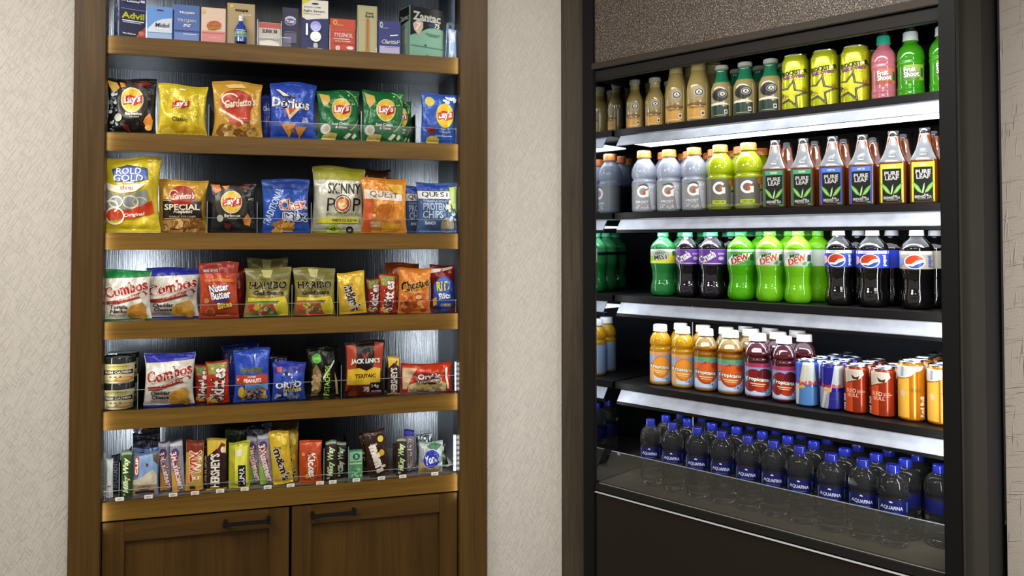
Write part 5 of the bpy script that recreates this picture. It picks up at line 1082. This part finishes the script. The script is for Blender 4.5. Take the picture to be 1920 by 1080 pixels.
def slim(cx, wpx, yt, kind, label):
    if kind == 's': body, art = ('5c84cc', 'canpaint'), [P('3a5cc0', (.0, .0), (.3, .0), (.14, .5), (.0, .5)), P('b9bdb8', (.3, .0), (.8, .0), (.92, .5), (.14, .5)), P('cfc9ac', (.3, .02), (.46, .02), (.42, .48), (.2, .48)), P('3f58b8', (.8, .0), (1, .0), (1, .97), (.9, .97), (.88, .5)), P('4c7cb4', (.14, .56), (.9, .56), (.9, .97), (.14, .97)), P('c9ccd0', (.0, .5), (.16, .5), (.12, .98), (.0, .98)), T('Red Bull', .5, .46, .8, .09, 'c8342c', b=.06), P('d8a44c', (.08, .56), (.28, .50), (.42, .54), (.36, .58), (.12, .6))]
    elif kind == 'b': body, art = ('2c2a9c', 'canpaint'), [P('b4b6b8', (.6, .0), (1, .0), (1, .5), (.45, .5)), P('9c9ea4', (.0, .5), (.5, .5), (.32, .98), (.0, .98)), P('cfd2d8', (.2, .5), (.32, .5), (.14, .98), (.05, .98)), T('Red Bull', .46, .46, .76, .08, 'c8342c', b=.06), P('d8a44c', (.16, .57), (.36, .50), (.48, .55), (.40, .62)), P('241f7c', (.4, .6), (.98, .56), (.98, .97), (.34, .97)), R(.5, .75, .5, .006, '4a48b8')]
    elif kind == 'r': body, art = ('a03616', 'canpaint'), [P('c4b8a8', (.06, .03), (.72, .03), (.78, .14), (.6, .24), (.3, .28), (.08, .34)), P('3a2418', (.28, .14), (.45, .2), (.6, .17), (.55, .25), (.35, .24)), P('c8481c', (.08, .36), (.34, .30), (.34, .97), (.08, .97)), T('RED', .30, .50, .34, .09, 'e8a890', b=.02), T('BULL', .36, .6, .4, .08, 'e8a890', b=.02), R(.62, .48, .26, .004, 'e8b8a0'), R(.62, .56, .26, .004, 'e8b8a0'), T('Red Bull', .03, .78, .36, .10, 'f0e4d8', rot=90, b=.03), T('RED EDITION', .66, .52, .3, .03, 'e8b8a0')]
    else: body, art = ('cc7a14', 'canpaint'), [P('c9c8c0', (.02, .03), (.92, .03), (.86, .10), (.6, .14), (.5, .20), (.3, .24), (.02, .25)), P('8f94a8', (.16, .05), (.24, .05), (.22, .22), (.14, .22)), P('e0a43c', (.04, .28), (.42, .24), (.42, .95), (.04, .95)), T('TROPICAL', .66, .46, .4, .06, '8a5a14'), T('Red Bull', .86, .75, .36, .12, 'e8d8a8', rot=90, b=.03), P('c9b488', (.1, .5), (.2, .45), (.3, .52), (.2, .6))]
    return vessel(cx, wpx, yt, BZ[3], .035 + wpx / 1200, SLIM, body, label, 'drink_can', 'can', 'slim energy cans on the fourth shelf', lab=art, labt=(.015, .955), extra=cantop, n=36)
cs = []
for a in [(1511, 42, 674, 's', 'slim blue and silver can beside the cranberry juice'), (1557, 44, 680, 'b', 'slim dark blue and silver can'), (1603, 47, 684, 'r', 'slim orange red can, left one'), (1652, 50, 689, 'r', 'slim orange red can, right one'), (1705, 53, 676, 'y', 'slim golden orange can, left one and taller'), (1760, 54, 683, 'y', 'slim golden orange can at the right end, cut off by the post')]:
    cs.append(slim(*a))
for i, v in enumerate(cs):
    for k in range(1, 4 if i in (0, 4, 5) else 3):
        behind(v, 'slim can %s behind the front row, in the %s column from the left' % (['', 'directly', 'two places', 'three places'][k], ORD[i]), .0755 * k, (.010 if i == 0 else .003) * k, skip=('label_print',) if 0 else ())

# ---- bottom tray: water bottles
WAT = [(0, .80), (.010, .93), (.04, 1), (.08, 1), (.11, .98), (.14, 1), (.17, .98), (.20, 1), (.23, .98), (.26, 1), (.29, .98), (.32, 1.0), (.36, .96), (.40, .985), (.585, .985), (.61, .96), (.64, 1.0), (.72, 1.0), (.79, .93), (.84, .76), (.87, .52), (.89, .44), (.905, .42)]
def water(cx, wpx, yt, w, label):
    lab = [T('AQUAFINA', .46, .56, .70, .30, 'cdd3ea', b=.015, rot=-3), P('c9d4f0', (.36, .16), (.42, .06), (.5, .16), (.46, .2)), R(.46, .86, .5, .03, '5c6cb0'), R(.93, .5, .05, .7, '3c5a8c'), R(.06, .5, .015, .8, '9aa4d0')]
    return vessel(cx, wpx, yt, TZ, w, WAT, ('eef2f2', 'water'), label, 'water_bottle', 'bottle', 'water bottles in the bottom tray', cap='1e2a96', capt=(.89, .985), capr=.46, lab=lab, labt=(.41, .585), labbase='161a54', n=36, mod=lambda q, z: 1 + .03 * math.sin(z * 260) * (1 if .012 < z < .078 else 0) - .05 * max(0, 1 - z / .02) * (.5 + .5 * math.cos(5 * q)))
ws = []
for i, (cx, wpx, yt) in enumerate([(1218, 40, 784), (1259, 42, 791), (1305, 46, 799), (1351, 47, 806), (1399, 48, 815), (1447, 50, 824), (1496, 52, 834), (1554, 57, 848), (1613, 58, 858), (1668, 61, 868)]):
    ws.append(water(cx, wpx, yt, .006, 'clear water bottle with a blue cap in the front row, %s from the left' % ORD[i]))
for i, v in enumerate(ws):
    behind(v, 'clear water bottle in the second row of the tray, %s from the left' % ORD[i], .085, .006)
    behind(v, 'clear water bottle in the third row of the tray, %s from the left' % ORD[i], .17, .012)
v = ws[-1]
behind(v, 'clear water bottle set back at the right end of the tray, beside the post', .085, .094)
